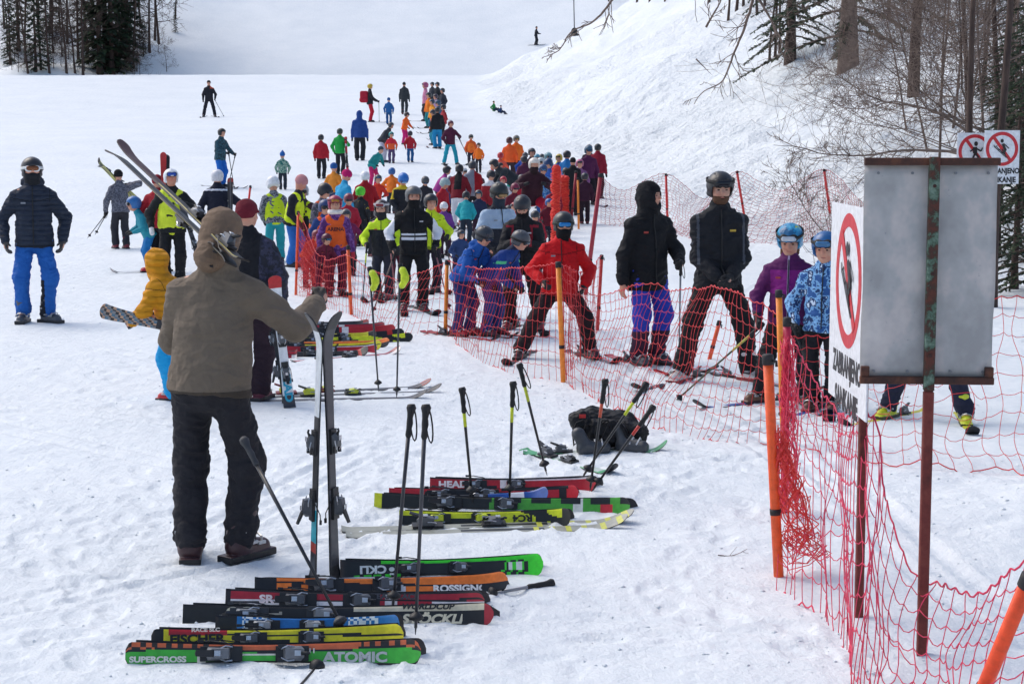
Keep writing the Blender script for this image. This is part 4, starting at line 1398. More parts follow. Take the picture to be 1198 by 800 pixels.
def sled_sign(root, Mface, w, h, cy, rad, figure='sled', texts=True, tk=.003):
    """white face in local X (right) Z (up), y toward the viewer is -; everything hangs on the panel"""
    b = MB(); b.box((0, .004, 0), (w / 2, .004, h / 2), ch=.3)
    pn = b.make('panel', [plastic('dfe1e4', .35)], root); pn.matrix_local = Mface
    red = plastic('c4202c', .4); blk = plastic('15161a', .4)
    b = MB(); n = 48
    vs = []; fs = []
    for i in range(n):
        a = 2 * pi * i / n
        for rr in (rad, rad * .80):
            for y in (-.002, 0): vs.append((rr * cos(a), y, cy + rr * sin(a)))
    for i in range(n):
        j = (i + 1) % n; p, q = i * 4, j * 4
        fs += [(p, q, q + 2, p + 2), (p, p + 1, q + 1, q), (p + 2, q + 2, q + 3, p + 3)]
    b.add(vs, fs)
    b.make('red_ring', [red], pn)
    b = MB(); c_, s_ = cos(radians(-52)), sin(radians(-52))
    R = Matrix(((c_, 0, -s_), (0, 1, 0), (s_, 0, c_)))
    b.box((0, -.0035, cy), (rad * .86, .001, rad * .095), R, ch=.1)
    b.make('slash', [red], pn)
    b = MB()
    def bar(p, q, t_, y=-.0055):
        p = Vector((p[0] * rad, y, cy + p[1] * rad)); q = Vector((q[0] * rad, y, cy + q[1] * rad))
        d = (q - p); L = d.length; d.normalize(); nn = Vector((-d.z, 0, d.x)) * t_ * rad
        b.add([p - nn, q - nn, q + nn, p + nn] + [v + Vector((0, .0012, 0)) for v in (p - nn, q - nn, q + nn, p + nn)], [(0, 1, 2, 3), (7, 6, 5, 4), (0, 4, 5, 1), (1, 5, 6, 2), (2, 6, 7, 3), (3, 7, 4, 0)])
    if figure == 'sled':
        for (x0, x1) in ((-.48, .40), (-.36, .52)):
            bar((x0, .12), (x1 * .7, -.52), .022); 
        bar((-.48, .12), (-.52, .24), .022)
        for t_ in (0, .3, .6, .9): bar((-.48 + t_ * .76, .12 - t_ * .62), (-.30 + t_ * .62, .18 - t_ * .66), .02)
        bar((.02, .30), (.22, -.12), .075, -.007); bar((.10, .30), (.42, .02), .03, -.008); bar((.22, -.12), (.02, -.22), .05, -.009); bar((.0, -.02), (.2, -.36), .045, -.010)
        cx, cz, hr = -.02, .47, .10
    else:
        bar((.0, .26), (.02, -.12), .13, -.007); bar((.02, -.1), (-.16, -.5), .06, -.008); bar((.04, -.1), (.3, -.46), .06, -.009)
        bar((.02, .2), (.38, .02), .045, -.010); bar((.38, .02), (.46, .22), .04, -.011); bar((0, .2), (-.3, .0), .045, -.012)
        cx, cz, hr = .06, .45, .12
    n = 16
    b.add([(cx * rad + hr * rad * cos(2 * pi * i / n), -.0075, cy + cz * rad + hr * 1.15 * rad * sin(2 * pi * i / n)) for i in range(n)], [tuple(range(n))])
    b.make('figure', [blk], pn)
    if texts:
        R = Matrix.Rotation(pi / 2, 4, 'X')
        for s, z in (('ZABRANJENO', cy - rad * 1.30), ('SANKANJE', cy - rad * 1.82)):
            M = Matrix.Translation((0, -.001, z)) @ R
            sc = rad * .44
            text_mesh(s, sc, blk, parent=pn, M=M, bold=.045, sx=.80 if len(s) > 8 else .86)
    return pn
# second sign seen almost edge-on
x2, y2a, y2b = 1.500, 8.40, 7.50
zg2 = tz(1.5, 7.8)
root = thing('warning_sign', 'white no sledging sign seen from the side, half behind the grey sign', 'sign', (1.515, 7.80, zg2))
zt_, zb_ = zat(236, y2a) , zat(459, y2a)
hh2 = zt_ - zb_
Mf = Matrix(((0, 1, 0, 1.494 - 1.515), (-1, 0, 0, (y2a + y2b) / 2 - 7.80), (0, 0, 1, (zt_ + zb_) / 2 - zg2), (0, 0, 0, 1)))
# local X (reading right) must run from far (left in picture) to near
sled_sign(root, Mf, y2a - y2b, hh2, hh2 * .5 - .335, .30)
b = MB(); b.box((.028, 0, (zt_ - zg2 - .1 - .3) / 2), (.018, .020, (zt_ - zg2 - .1 + .3) / 2), ch=.25); b.make('pole', [RB], root)

# ------------------------------------------------------------------ trees
def bark(c1, c2, sc=8):
    key = ('bark', c1, c2)
    if key in _mats: return _mats[key]
    m, t, n, b = new_mat('bark')
    f = noise(t, _coords(t, (1, 1, .25)), sc, 5, .65)
    t.links.new(ramp(t, f, [(.3, lin(c1)), (.7, lin(c2))]), b.inputs['Base Color'])
    b.inputs['Roughness'].default_value = .9
    bump(t, b, f, .7, .03)
    _mats[key] = m
    return m
def needle_mat():
    m, t, n, b = new_mat('conifer_needles')
    f = noise(t, _coords(t), 1.3, 4, .7)
    t.links.new(ramp(t, f, [(.3, lin('1c2a20')), (.55, lin('33472f')), (.75, lin('56683c'))]), b.inputs['Base Color'])
    b.inputs['Roughness'].default_value = .7
    return m
NEED = needle_mat()
BK_D, BK_M, BK_G = bark('2c2220', '5c4a40'), bark('544640', '8c7a6e'), bark('6d665e', 'aca498')

def grow(rg, p, d, L, r, depth, out, up=.12, spread=.7, nseg=6, kids=(3, 5), twist=.25, minr=.003):
    P = [np.array(p, float)]; d = np.array(d, float); d /= np.linalg.norm(d)
    for i in range(nseg):
        d = d + rg.normal(0, twist / nseg * 1.6, 3) + np.array([0, 0, up / nseg]); d /= np.linalg.norm(d)
        P.append(P[-1] + d * L / nseg)
    P = np.array(P); R = np.linspace(r, max(r * .35, minr * .7), nseg + 1)
    out.append((P, R))
    if depth <= 0: return
    n = rg.integers(kids[0], kids[1] + 1)
    for k in range(n):
        t = rg.uniform(.22, .98); i = min(int(t * nseg), nseg - 1)
        q = P[i] + (P[i + 1] - P[i]) * (t * nseg - i)
        a = rg.normal(0, 1, 3); a -= d * (a @ d); a /= np.linalg.norm(a)
        nd = d * (1 - spread * .55) + a * spread
        grow(rg, q, nd, L * rg.uniform(.42, .68), max(R[i] * .55, minr), depth - 1, out, up, spread, max(4, nseg - 1), kids, twist, minr)

def bare_meshes(seed, H_, r, depth=3, minr=.006, lean=(0, 0), up=.25, spread=.75, first=.18, nb=12, blen=.34, kids=(3, 5), bkm=None):
    rg = np.random.default_rng(seed)
    n = 14; P = [np.zeros(3)]; d = np.array([lean[0], lean[1], 1.0]); d /= np.linalg.norm(d)
    for i in range(n):
        d = d + rg.normal(0, .025, 3) + np.array([0, 0, .02]); d /= np.linalg.norm(d); P.append(P[-1] + d * H_ / n)
    P = np.array(P); P[0] -= np.array([0, 0, .5]); R = r * (1 - .82 * np.linspace(0, 1, n + 1)); R[0] *= 1.4
    tv = strands([(P, R)], 8)
    out = []
    for k in range(nb):
        t = first + (1 - first) * (k + rg.uniform(0, 1)) / nb; i = min(int(t * n), n - 1)
        q = P[i] + (P[i + 1] - P[i]) * (t * n - i)
        a = rg.normal(0, 1, 3); a[2] = abs(a[2]) * .35; a /= np.linalg.norm(a)
        grow(rg, q, a, H_ * blen * (1.1 - .6 * t) * rg.uniform(.7, 1.2), max(R[i] * .42, minr), depth - 1, out, up, spread, 6, kids, .35, minr)
    cv = strands(out, 3)
    return tv, cv

def conifer_meshes(seed, H_, r, first=.12, blade=.35, nbr=70, dens=26, droop=.35, wid=.22):
    rg = np.random.default_rng(seed)
    n = 10; zz = np.linspace(0, H_, n + 1); P = np.stack([rg.normal(0, .03, n + 1), rg.normal(0, .03, n + 1), zz], 1); P[0, 2] = -.5
    R = r * (1 - .93 * zz / H_); R[0] *= 1.35
    tv = strands([(P, R)], 9)
    lines = []; T = []
    for k in range(nbr):
        t = first + (1 - first) * ((k + rg.uniform(0, 1)) / nbr) ** 1.0
        z = t * H_; a = k * 2.4 + rg.uniform(-.5, .5); L = H_ * wid * (1 - t) ** .75 * rg.uniform(.6, 1.2) + .15
        m = 7; s = np.linspace(0, 1, m)
        dz = -droop * L * s ** 1.5 + .18 * L * s * (1 if t > .6 else .3) + rg.normal(0, .02)
        B = np.stack([cos(a) * L * s, sin(a) * L * s, z + dz], 1)
        lines.append((B, np.linspace(r * .16 * (1 - t) + .012, .005, m)))
        nb_ = max(6, int(dens * L / (H_ * wid) + 6))
        for j in range(nb_):
            u = rg.uniform(.12, 1.0) ** .8; i = min(int(u * (m - 1)), m - 2)
            c = B[i] + (B[i + 1] - B[i]) * (u * (m - 1) - i)
            side = rg.choice([-1, 1]); ang = a + side * rg.uniform(.3, 1.1)
            l = blade * rg.uniform(.5, 1.3) * (1.1 - .5 * u)
            dd = np.array([cos(ang), sin(ang), rg.uniform(-.7, .1)]) * l
            e = np.array([-sin(ang), cos(ang), rg.uniform(-.5, .5)]) * l * .16
            T.append((c - e, c + e, c + dd * .6 + e * .9, c + dd)); T.append((c, c + dd * .5 + e * 1.6, c + dd * .9 + np.array([0, 0, -.12 * l]), c + dd * .45 - e * 1.5))
    tv2 = strands(lines, 4)
    V = np.concatenate([tv[0], tv2[0]]); Q = np.concatenate([tv[1], tv2[1] + len(tv[0])])
    T = np.array(T); k = len(T)
    return (V, Q), (T.reshape(-1, 3), np.arange(k * 4).reshape(-1, 4))

_tm = {}
def tree(kind, variant, loc, scale, yaw, label, group, maker, trunk_mat, crown_mat, lean=0.0):
    key = (kind, id(maker), int(variant))
    if key not in _tm:
        (tv, tf), (cv, cf) = maker(variant)
        a = mk('trunk', tv, tf, [trunk_mat]); b_ = mk('crown', cv, cf, [crown_mat], smooth_=False)
        _tm[key] = (a.data, b_.data); bpy.data.objects.remove(a); bpy.data.objects.remove(b_)
    root = thing(kind, label, 'tree', loc, yaw, group)
    root.scale = (scale,) * 3
    root.rotation_euler = (lean * cos(yaw * 3), lean, yaw)
    for nm, me in zip(('trunk', 'crown'), _tm[key]):
        o = bpy.data.objects.new(nm, me); C.objects.link(o); o.parent = root
    return root

# wood beyond the left of the piste
rg = np.random.default_rng(3)
farb = lambda v: bare_meshes(100 + v, 17, .11, 3, .014, nb=26, blen=.22, first=.10, kids=(3, 5))
farc = lambda v: conifer_meshes(200 + v, 18, .24, first=.03, blade=.75, nbr=80, dens=22, wid=.11)
brushm = lambda v: bare_meshes(300 + v, 3.2, .04, 3, .009, nb=14, blen=.5, first=.02, up=.1)
for k, (px, py) in enumerate([(9, 62), (30, 72), (48, 80), (62, 60), (78, 84), (79, 50), (97, 86), (103, 60), (92, 70), (116, 72), (128, 60), (142, 60), (156, 78), (158, 55), (175, 60), (186, 50), (181, 46), (205, 20), (20, 40), (45, 35), (70, 30), (110, 40), (140, 35), (165, 30), (5, 30), (58, 84), (33, 84), (88, 84)]):
    p = at(px, py + 2)
    tree('bare_tree', k % 5, p, rg.uniform(.7, 1.15), rg.uniform(0, 6.28), 'slender bare tree in the wood left of the far slope', 'bare trees of the left wood', farb, BK_D, BK_D, rg.uniform(-.06, .06))
for k, (px, py, s) in enumerate([(117, 87, 1.05), (131, 87, 1.0), (124, 80, 1.2), (148, 70, .95), (22, 60, .7), (150, 50, .8), (42, 84, .55), (60, 40, .8), (137, 84, .7), (100, 60, .7), (12, 76, .45)]):
    p = at(px, py)
    tree('conifer_tree', k % 3, p, s, rg.uniform(0, 6.28), 'dark conifer in the wood left of the far slope', 'conifers of the left wood', farc, BK_D, NEED)
for k, (px, py, s) in enumerate([(56, 78, .30), (152, 82, .33), (205, 38, .16), (168, 66, .2)]):
    p = at(px, py)
    tree('conifer_tree', 1 + k % 2, p, s, rg.uniform(0, 6.28), 'small young conifer at the edge of the left wood', 'young conifers of the left wood', farc, BK_D, NEED)
for k in range(44):
    px = rg.uniform(0, 185); py = rg.uniform(55, 88)
    if k < 3: px, py = [(195, 84), (185, 62), (14, 82)][k]
    p = at(px, py)
    tree('bare_shrub', k % 4, p, rg.uniform(.5, 1.1), rg.uniform(0, 6.28), 'leafless shrub under the trees of the left wood', 'shrubs of the left wood', brushm, BK_D, BK_D)
# wood on the top of the bank
bankb = lambda v: bare_meshes(400 + v, 11, .065, 4, .005, nb=18, blen=.30, first=.12, up=.35)
thinb = lambda v: bare_meshes(500 + v, 7, .026, 4, .0032, nb=26, blen=.36, first=.04, up=.25, kids=(3, 5))
bigc = lambda v: conifer_meshes(600 + v, 19, .30, first=.055, blade=.26, nbr=110, dens=170, wid=.19, droop=.45)
denc = lambda v: conifer_meshes(620 + v, 9, .13, first=.02, blade=.12, nbr=110, dens=190, wid=.2, droop=.4)
def bt(kind, v, px, py, s, label, mk_, tm, cm, group=None, lean=0, yaw=None, depth=None):
    p = at(px, py) if depth is None else Vector((at_depth(px, py, depth).x, depth, tz(at_depth(px, py, depth).x, depth)))
    return tree(kind, v, p, s, rg.uniform(0, 6.28) if yaw is None else yaw, label, group, mk_, tm, cm, lean)
bt('conifer_tree', 0, 992, 82, 1.0, 'big conifer with a thick flared trunk on the bank', bigc, BK_M, NEED)
bt('conifer_tree', 1, 925, 72, .62, 'lower conifer left of the thick flared trunk', bigc, BK_D, NEED)
for px, py, s in [(852, 24, .9), (862, 12, 1.1), (900, 70, .7), (907, 66, .8), (912, 62, .75), (870, 8, 1), (886, 18, 1), (940, 14, 1), (895, 8, .9), (830, 3, 1.0), (745, 3, 1), (778, 2, .8), (760, 2, .9), (712, 2, 1.1)]:
    bt('bare_tree', rg.integers(0, 4), px, py, s, 'leafless tree at the top of the snowy bank', bankb, BK_D, BK_D, 'bare trees on the bank', rg.uniform(-.08, .08))
bt('bare_tree', 1, 1068, 112, 2.2, 'thick dark trunked tree behind the brushwood on the right', bankb, BK_M, BK_D)
for px, py, s in [(1060, 150, .9), (1085, 178, 1.0), (1098, 205, 1.1), (1125, 200, 1.0), (1150, 235, 1.1), (1170, 220, 1.2), (1195, 260, 1.1), (1115, 150, 1.2), (1175, 150, 1.3), (1100, 120, 1.2), (1210, 240, 1.3), (1150, 120, 1.3)]:
    bt('bare_tree', rg.integers(0, 5), px, py, s * 1.05, 'twiggy reddish brown bare tree in the thicket on the right', thinb, BK_M, BK_M, 'twiggy bare trees of the right thicket', rg.uniform(-.25, .12))
for px, py, s in [(1131, 235, .9), (1165, 262, .95)]:
    bt('bare_tree', rg.integers(0, 4), px, py, s, 'pale grey barked young tree in the thicket on the right', bankb, BK_G, BK_M, 'pale barked trees of the thicket', 0.05)
for k, (px, py, s) in enumerate([(1186, 338, .42), (1212, 345, .6), (1206, 300, .62), (1168, 300, .42), (1180, 190, .55), (1150, 120, .40), (1196, 240, .6), (1040, 20, .5)]):
    bt('conifer_tree', k % 3, px, py, s, 'dark spruce in the thicket at the right picture edge', denc, BK_D, NEED, 'spruces of the right thicket')

def branch(label, pts, y, r, seed, n=22, tl=.5, name='bare_branch', mat=BK_M, spread=.8, yend=None, kid=1, minr=.004):
    rg_ = np.random.default_rng(seed)
    ye = y if yend is None else yend
    W_ = [at_depth(px, py, y + (ye - y) * i / max(1, len(pts) - 1)) for i, (px, py) in enumerate(pts)]
    P, L = resample(curve(W_), 30)
    P = P + rg_.normal(0, .006 * L / 3, P.shape)
    out = [(P, np.linspace(r, minr, 30))]
    for k in range(n):
        t = rg_.uniform(.12, 1); i = int(t * 28)
        d = P[i + 1] - P[i]; d /= np.linalg.norm(d)
        a = rg_.normal(0, 1, 3); a[1] *= .6; a -= d * (a @ d); a /= np.linalg.norm(a)
        grow(rg_, P[i], d * .8 + a * spread, tl * rg_.uniform(.5, 1.2) * (1.2 - .6 * t), max(r * .4 * (1 - t * .6), minr), kid, out, .1, .6, 5, (2, 4), .35, minr)
    V, Q = strands(out, 4)
    return mk(name, V, Q, [mat], cat='branch', label=label)
branch('long thin branch reaching left above the grey sign', [(1125, 178), (1060, 176), (1010, 182), (965, 180), (935, 172), (905, 170)], 28, .030, 1, 26, .55, kid=2)
branch('arching bare branch sweeping down left of the thicket', [(1150, 165), (1090, 130), (1030, 118), (990, 95), (955, 72)], 33, .035, 2, 30, .7, kid=2)
branch('bare branch crossing the thicket at mid height', [(1198, 180), (1120, 140), (1050, 120), (1000, 128), (960, 112)], 31, .03, 12, 28, .6, kid=2)
branch('twiggy bush branches above the purple jacket', [(1010, 320), (985, 290), (955, 262), (925, 215), (918, 200)], 20, .012, 3, 26, .45, kid=2, minr=.003)
branch('bare twigs behind the blue patterned jacket', [(1030, 330), (1000, 325), (960, 330), (935, 325)], 19, .010, 4, 20, .4, kid=1, minr=.003)
branch('broken bare branch hanging down onto the bank', [(881, 0), (872, 30), (858, 65), (845, 95), (822, 108), (812, 122)], 52, .045, 5, 15, .8, kid=1, minr=.010)
branch('straight bare stick stuck in the bank snow', [(814, 69), (833, 88)], 60, .03, 6, 0)
branch('leaning bare branch over the far slope', [(722, -8), (705, 15), (690, 28), (668, 38), (655, 58), (640, 66)], 110, .08, 7, 12, 1.6, kid=1, minr=.025)
branch('second leaning bare branch crossing the left one', [(885, -5), (900, 20), (918, 55), (925, 70)], 55, .05, 8, 6, .8, kid=1, minr=.012)
branch('bare sapling standing at the crest of the bank', [(826, 32), (834, 18), (842, 4), (846, -10)], 75, .05, 9, 10, .8, kid=1, minr=.015)
# signs fixed among the trees
signt = lambda v: bare_meshes(700 + v, 10, .055, 4, .004, nb=14, blen=.30, first=.30, up=.35)
bt('bare_tree', 0, 1172, 0, 1.0, 'bare tree carrying the no sledging sign', signt, BK_D, BK_M, depth=22.12)
bt('bare_tree', 1, 1138, 0, .9, 'thin bare tree carrying the no walking sign', signt, BK_D, BK_M, depth=22.42)
for (px, py, fig, lab, dd) in ((1172, 184, 'sled', 'white no sledging sign fixed to a tree at the right', 22.0), (1140, 187, 'walk', 'white no walking sign partly hidden by the grey sign', 22.3)):
    c = at_depth(px, py, dd)
    w_ = 43 / F * dd; h_ = 62 / F * dd
    if fig == 'walk': h_ = 62 / F * dd
    root = thing('tree_sign', lab, 'sign', (c.x, c.y, c.z), radians(8))
    sled_sign(root, Matrix.Identity(4), w_, h_, h_ * .5 - w_ * .50, w_ * .46, fig, True)
# ================================================================== people
CA = lambda *c, s=14: camo(list(c), s)
LIME, ORNG = 'd6ee28', 'f2662a'
I_A = person('man in the brown hooded jacket seen from behind', 249, 656, 242, 168, foldk=.6, J='6f6355', T='26252a', J2='453c33', jcut=lambda x, f, z: (z < .492), head=None, hood='apart', hc='75614f', bulk=1.02, wide=1.02, nod=26, lean=5, turn=4, tilt=-4,
    feet=((-.070, .03, -25), (.058, -.02, 20)), hands=((-.235, .25, .71), (.10, .22, .64)), elbow=((-.6, .0, -1), (.55, -.6, -1)), boot=('40262a', '1a1a1c'), curl=(.9, .6), jl=-.02, glove='3b3530')
person('man in navy quilted jacket and blue trousers', 43, 377, 183, 12, J=('2b3342', 'puffer'), T='1f5fae', head='helmet', hc='2a2b2f', gog='7a4a2c', frm='d9dad8', gait='1e2025', hood='down',
    feet=((-.075, 0, -10), (.065, .03, 45)), hands=((-.165, .03, .49), (.165, .02, .49)), glove='3a3838', boot=('4a4d54', '2a2b2e'), nod=-8, turn=6, tcut=lambda x, f, z: ((z < .26) & (x > .02) & (x < .055)), T2='1d2027')
I_W = person('woman in speckled grey jacket carrying skis', 142, 291, 198, -150, J=CA('4c4d58', '6d6f7a', '7f8190', s=30), T='303037', head='beanie', hc='1c1c20', K=.1, feet=((-.05, -.05, 0), (.05, .06, 0)), hands=((-.12, .06, .80), (.16, .10, .47)), boot=('7a2230', '1c1c20'), glove='202024', lean=6, curl=(1, 1))
I_V = person('man in black jacket and open yellow vest', 203, 335, 197, 8, J='1e2022', T='1c1d20', head='helmet', hc='dfe2e6', gog='2f4fa8', gup=True, frm='24304e', vest='d9e83a', hands=((-.17, .06, .50), (.10, .14, .70)), turn=10, glove='d8d8d8', sk='c48d76', curl=(1, 1),
    hmats=None)
I_R = person('person in red jacket mostly behind the yellow vest', 186, 318, 204, 160, J='a51f2c', T='22232a', head='beanie', hc='8a2330', hands=((-.1, .1, .75), (.15, .05, .5)), curl=(1, 0))
person('small child in teal jacket and blue trousers on skis', 176, 318, 229, -70, K=.8, J='2c8fa0', T='2277b8', head='kidhelmet', hc='2b6aa8', pose='lean', boot=('b81f2e', '2a2020'), skis='dark', gog='303a4a', frm='1a1a1a')
I_M = person('child in mustard hooded jacket holding a ski', 211, 468, 290, -115, K=.4, J=('d6921c', 'puffer'), T='1aa0dc', head=None, hood='up', bulk=1.25, hands=((-.12, .24, .52), (.16, .24, .50)), boot=('c22a30', '1e1e22'), glove='202830', lean=24, nod=10, curl=(.9, .9))
person('person in maroon beanie and dark patterned jacket', 292, 468, 232, 172, J=CA('23242f', '33344a', '4a4860', s=26), T='30202a', head='beanie', hc='6a1f2c', bulk=1.12, boot=('6a3040', '202024'), hands=((-.16, .03, .46), (.14, .1, .5)), turn=-15,
    J2='191a20', jcut=lambda x, f, z: ((np.abs(x) < .08) & (f < 0) & (z > .5)), wide=1.08)
I_N = person('man in navy jacket with a white shoulder stripe', 256, 312, 198, 178, J='1d2233', T='1e1f27', head='helmet', hc='d9dade', hands=((-.15, .1, .66), (.15, .04, .48)), J2='d8dce4', jcut=lambda x, f, z: ((z > .775) & (z < .795)), curl=(1, 0))
person('skier in teal speckled jacket with two poles', 258, 219, 150, 60, J=CA('1e3844', '2f5a68', '23404e', s=20), T='1f6bc4', head='helmet', hc='202226', hands=((-.10, .20, .58), (.12, .20, .56)), skis='dark', poles=[(0, -.1, .38), (1, .02, .14)], lean=6)
person('small child in blue beanie and green patterned top', 331, 222, 177, 190, K=.9, J=CA('1f6a64', '9ab5a0', '2a4a50', s=24), T='26303c', head='beanie', hc='2560a8', pom=True)
person('lone skier in black with orange shoulders above the crowd', 245, 137, 94, 10, pose='wide', J='23242c', T='20212c', head='beanie', hc='1c1c20', J2='c8583a', jcut=lambda x, f, z: ((z > .77) & (x > .03)), skis='dark', poles=[(1, .4, .05)], hands=((-.16, .05, .46), (.16, .12, .50)))
# ---- yellow vests, left of the first posts
person('kid in white helmet, patterned sleeves and lime vest', 323, 306, 206, 200, K=.6, J=CA('8f929c', '3d4150', 'c8cad0', s=34), T='2ba3b0', head='kidhelmet', hc='e4e6ea', vest=LIME, glove='20222a', pose='down')
person('kid in pink knitted hat and lime vest seen sideways', 343, 312, 204, 70, K=.4, J='23252e', T='2f6fc0', head='beanie', hc='c48a8c', vest=LIME, pose='down', sk='c9937e', bulk=1.05)
I_P = person('kid in grey helmet and lime vest with black paw print', 355, 310, 215, 5, K=.6, J='4a3038', T='7a2c48', head='kidhelmet', hc='9da0a6', gog='33363c', frm='1c1c1e', vest=LIME, pose='stand')
person('kid in black helmet and grey camouflage jacket', 372, 318, 214, 60, K=.5, J=CA('3c4048', '6c6674', '8a6258', s=22), T='4a2a38', head='kidhelmet', hc='22242a', vest='e86028', pose='down')
person('kid in navy helmet squeezed beside the bibbed girl', 381, 330, 233, 20, K=.7, J='26407a', T='5a2438', head='kidhelmet', hc='2c3f6e', vest=ORNG, gog='2a2c30', frm='1b1c20')
I_G = person('girl in orange bib, purple sleeves and white scarf', 393, 345, 228, 8, K=.4, J=CA('5a2a6e', '7a4a94', '9a78b8', s=22), T='5a1c34', head='kidhelmet', hc='9a2348', gog='b07a30', gup=True, frm='6a2038', vest=ORNG, scarf='e8e2da', pose='poles', hands=((-.17, .06, .42), (.17, .06, .42)), glove='b8283c', skis='red', jl=.06, hair='7a4a30', lean=3)
person('kid crouching in orange behind the netting', 362, 336, 268, 40, K=.5, pose='bend', J='d94a26', T='701c30', head='kidhelmet', hc='7a2030', lean=45)
person('person in light blue jacket with magenta knitted hat', 398, 290, 198, 130, J='2a9ac8', T='2a5a90', head='beanie', hc='c02068', K=.2, pose='down', turn=-50)
person('child in striped beanie and orange jacket further back', 391, 252, 190, 160, K=.7, J='e08a30', T='2a3a60', head='beanie', hc='2a5a9c')
person('adult in red jacket and white helmet', 428, 286, 200, 190, J='a31a26', T='2a2026', head='helmet', hc='e2e4e8', hands=((-.13, .12, .5), (.13, .12, .5)), gog='8a8c90', frm='d8d8d8')
person('kid in bright green helmet and black yellow suit', 422, 288, 218, 150, K=.7, J=CA('1c1e22', '24262c', 'c8a828', s=9), T='23252c', head='kidhelmet', hc='5ad22a', skis='white')
person('kid in blue helmet and black yellow striped jacket', 470, 282, 202, 20, K=.6, J='22252c', T='20222a', head='kidhelmet', hc='2a72c0', gog='8fb4d8', frm='20467a', pose='down', J2='c8b02c', jcut=lambda x, f, z: ((z > .74) | (np.abs(x) > .14) & (z > .6)))
I_L = person('kid in lime and black jacket with goggles', 449, 350, 233, -10, K=.4, J='1f2228', T='2b2d38', head='kidhelmet', hc='3a2e34', gog='8a3a3c', gup=True, frm='b0b0b4', gait='202228', pose='poles', poles=[(0, -.14, .3, '2a2b2f', 'c8d82a'), (1, .2, .3, '9a5a5a')], J2='c8e82c', jcut=lambda x, f, z: ((z > .69) | (np.abs(x) > .13) & (z > .5)), skis='dark', boot=('6a2a34', '2a1c20'))
I_T = person('teenager in black jacket with white waist stripes', 484, 363, 217, 12, K=.15, J='17181b', T='1a1a1e', head='helmet', hc='55585a', pose='poles', lean=3, hands=((-.17, .06, .50), (.17, .06, .52)), feet=((-.08, 0, -8), (.07, .02, 5)), poles=[(0, -.34, .02, '6a5a50'), (1, .3, -.02, '9a6a70')], gait='16171a', skis='dark', boot=('5a3038', '221a1e'),
    J2='dfe2e8', jcut=lambda x, f, z: (((z > .565) & (z < .585)) | ((z > .60) & (z < .62)) | ((np.abs(x) > .155) & (z > .58) & (z < .74))) & ((np.abs(x) < .10) | (np.abs(x) > .15)))
person('kid in neon yellow sleeves behind the teenager', 503, 342, 226, 15, K=.3, J='c6df2a', T='2a2330', head='helmet', hc='2b2c30', pose='poles', poles=[(1, .24, .1, '3a3236')], skis='red')
# ---- behind the second post
person('kid in dark helmet looking down beside magenta jacket', 497, 268, 206, 10, K=.5, J='2a2b33', T='25262e', head='kidhelmet', hc='4a4c50', pose='down')
person('kid in magenta jacket and black helmet turning away', 512, 252, 194, 100, K=.5, J='a03a8a', T='2a2a34', head='kidhelmet', hc='26282c', pose='lean')
person('kid in red suit and white blue helmet', 514, 282, 208, 60, K=.5, J='b02030', T='a01c2c', head='kidhelmet', hc='9ab0b0', pose='down', skis='dark')
person('skier in maroon and black jacket and white trousers', 536, 268, 192, 170, J='7a1a28', T='dfe2e8', head='helmet', hc='25262a', J2='1a1a1e', jcut=lambda x, f, z: (z > .60) & (np.abs(x) < .06), pose='lean', lean=15, skis='dark', boot=('4a1c24', '2a1a1e'))
person('skier in grey and red jacket and black trousers', 553, 264, 188, 190, J='8a8e9a', T='202026', head='helmet', hc='3a3c42', J2='a31a26', jcut=lambda x, f, z: (x < -.02), skis='red', boot=('6a222c', '2a1a1e'))
person('kid in dark helmet with a white and red jacket', 571, 272, 199, 30, K=.3, J='9a2630', T='3a2230', head='kidhelmet', hc='25262b', J2='d8d8dc', jcut=lambda x, f, z: (z > .74), pose='down')
I_B = person('skier in pale blue and grey jacket with goggles', 583, 372, 213, 30, J='a8bcd0', T='23242c', head='helmet', hc='262b2c', gog='9a7a50', frm='20221f', gait='2c3440', hands=((-.14, .12, .52), (.12, .15, .5)), J2='2a2c34', jcut=lambda x, f, z: (z < .66) | ((z > .80)), nod=18)
I_F = person('man in black red trimmed jacket looking at a phone', 612, 385, 228, -6, pose='phone', J='1f1f22', T='241c20', head='helmet', hc='2d2f33', gait='141416', bare=(0, 1), bulk=1.1, nod=38, lean=8, skis='dark', feet=((-.10, .0, -14), (.13, .06, 10)),
    J2='8f2230', jcut=lambda x, f, z: (f > 0) & (((np.abs(np.abs(x) - .07) < .009) & (z > .62) & (z < .76)) | ((np.abs(z - .765) < .010) & (np.abs(x) > .06) & (np.abs(x) < .12))), boot=('7a2a32', '2a1a1e'), gog=None)
person('boy in blue jacket and dark helmet at the left of the net', 541, 392, 263, 52, K=.25, J='1f58a8', T='2c3468', head='kidhelmet', hc='33383f', gog='404a58', frm='20242c', pose='lean', lean=36, nod=25, hands=((-.10, .26, .46), (.10, .26, .42)), skis='red', boot=('b02430', '2a1a1e'), hood='down')
person('boy in blue jacket with green stripes bending forward', 573, 392, 268, 62, K=.25, J='1c3f86', T='27407c', head='kidhelmet', hc='4a4d52', pose='lean', lean=46, nod=20, hands=((-.08, .26, .42), (.10, .24, .40)), skis='dark', J2=['1e2a48', '5ac88a'], boot=('5a2a34', '2a1a1e'),
    jcut=lambda x, f, z: np.where((z > .72), 1, 0) + np.where((np.abs(z - .62) < .012) & (np.abs(x) > .11), 2, 0) * (z <= .72))
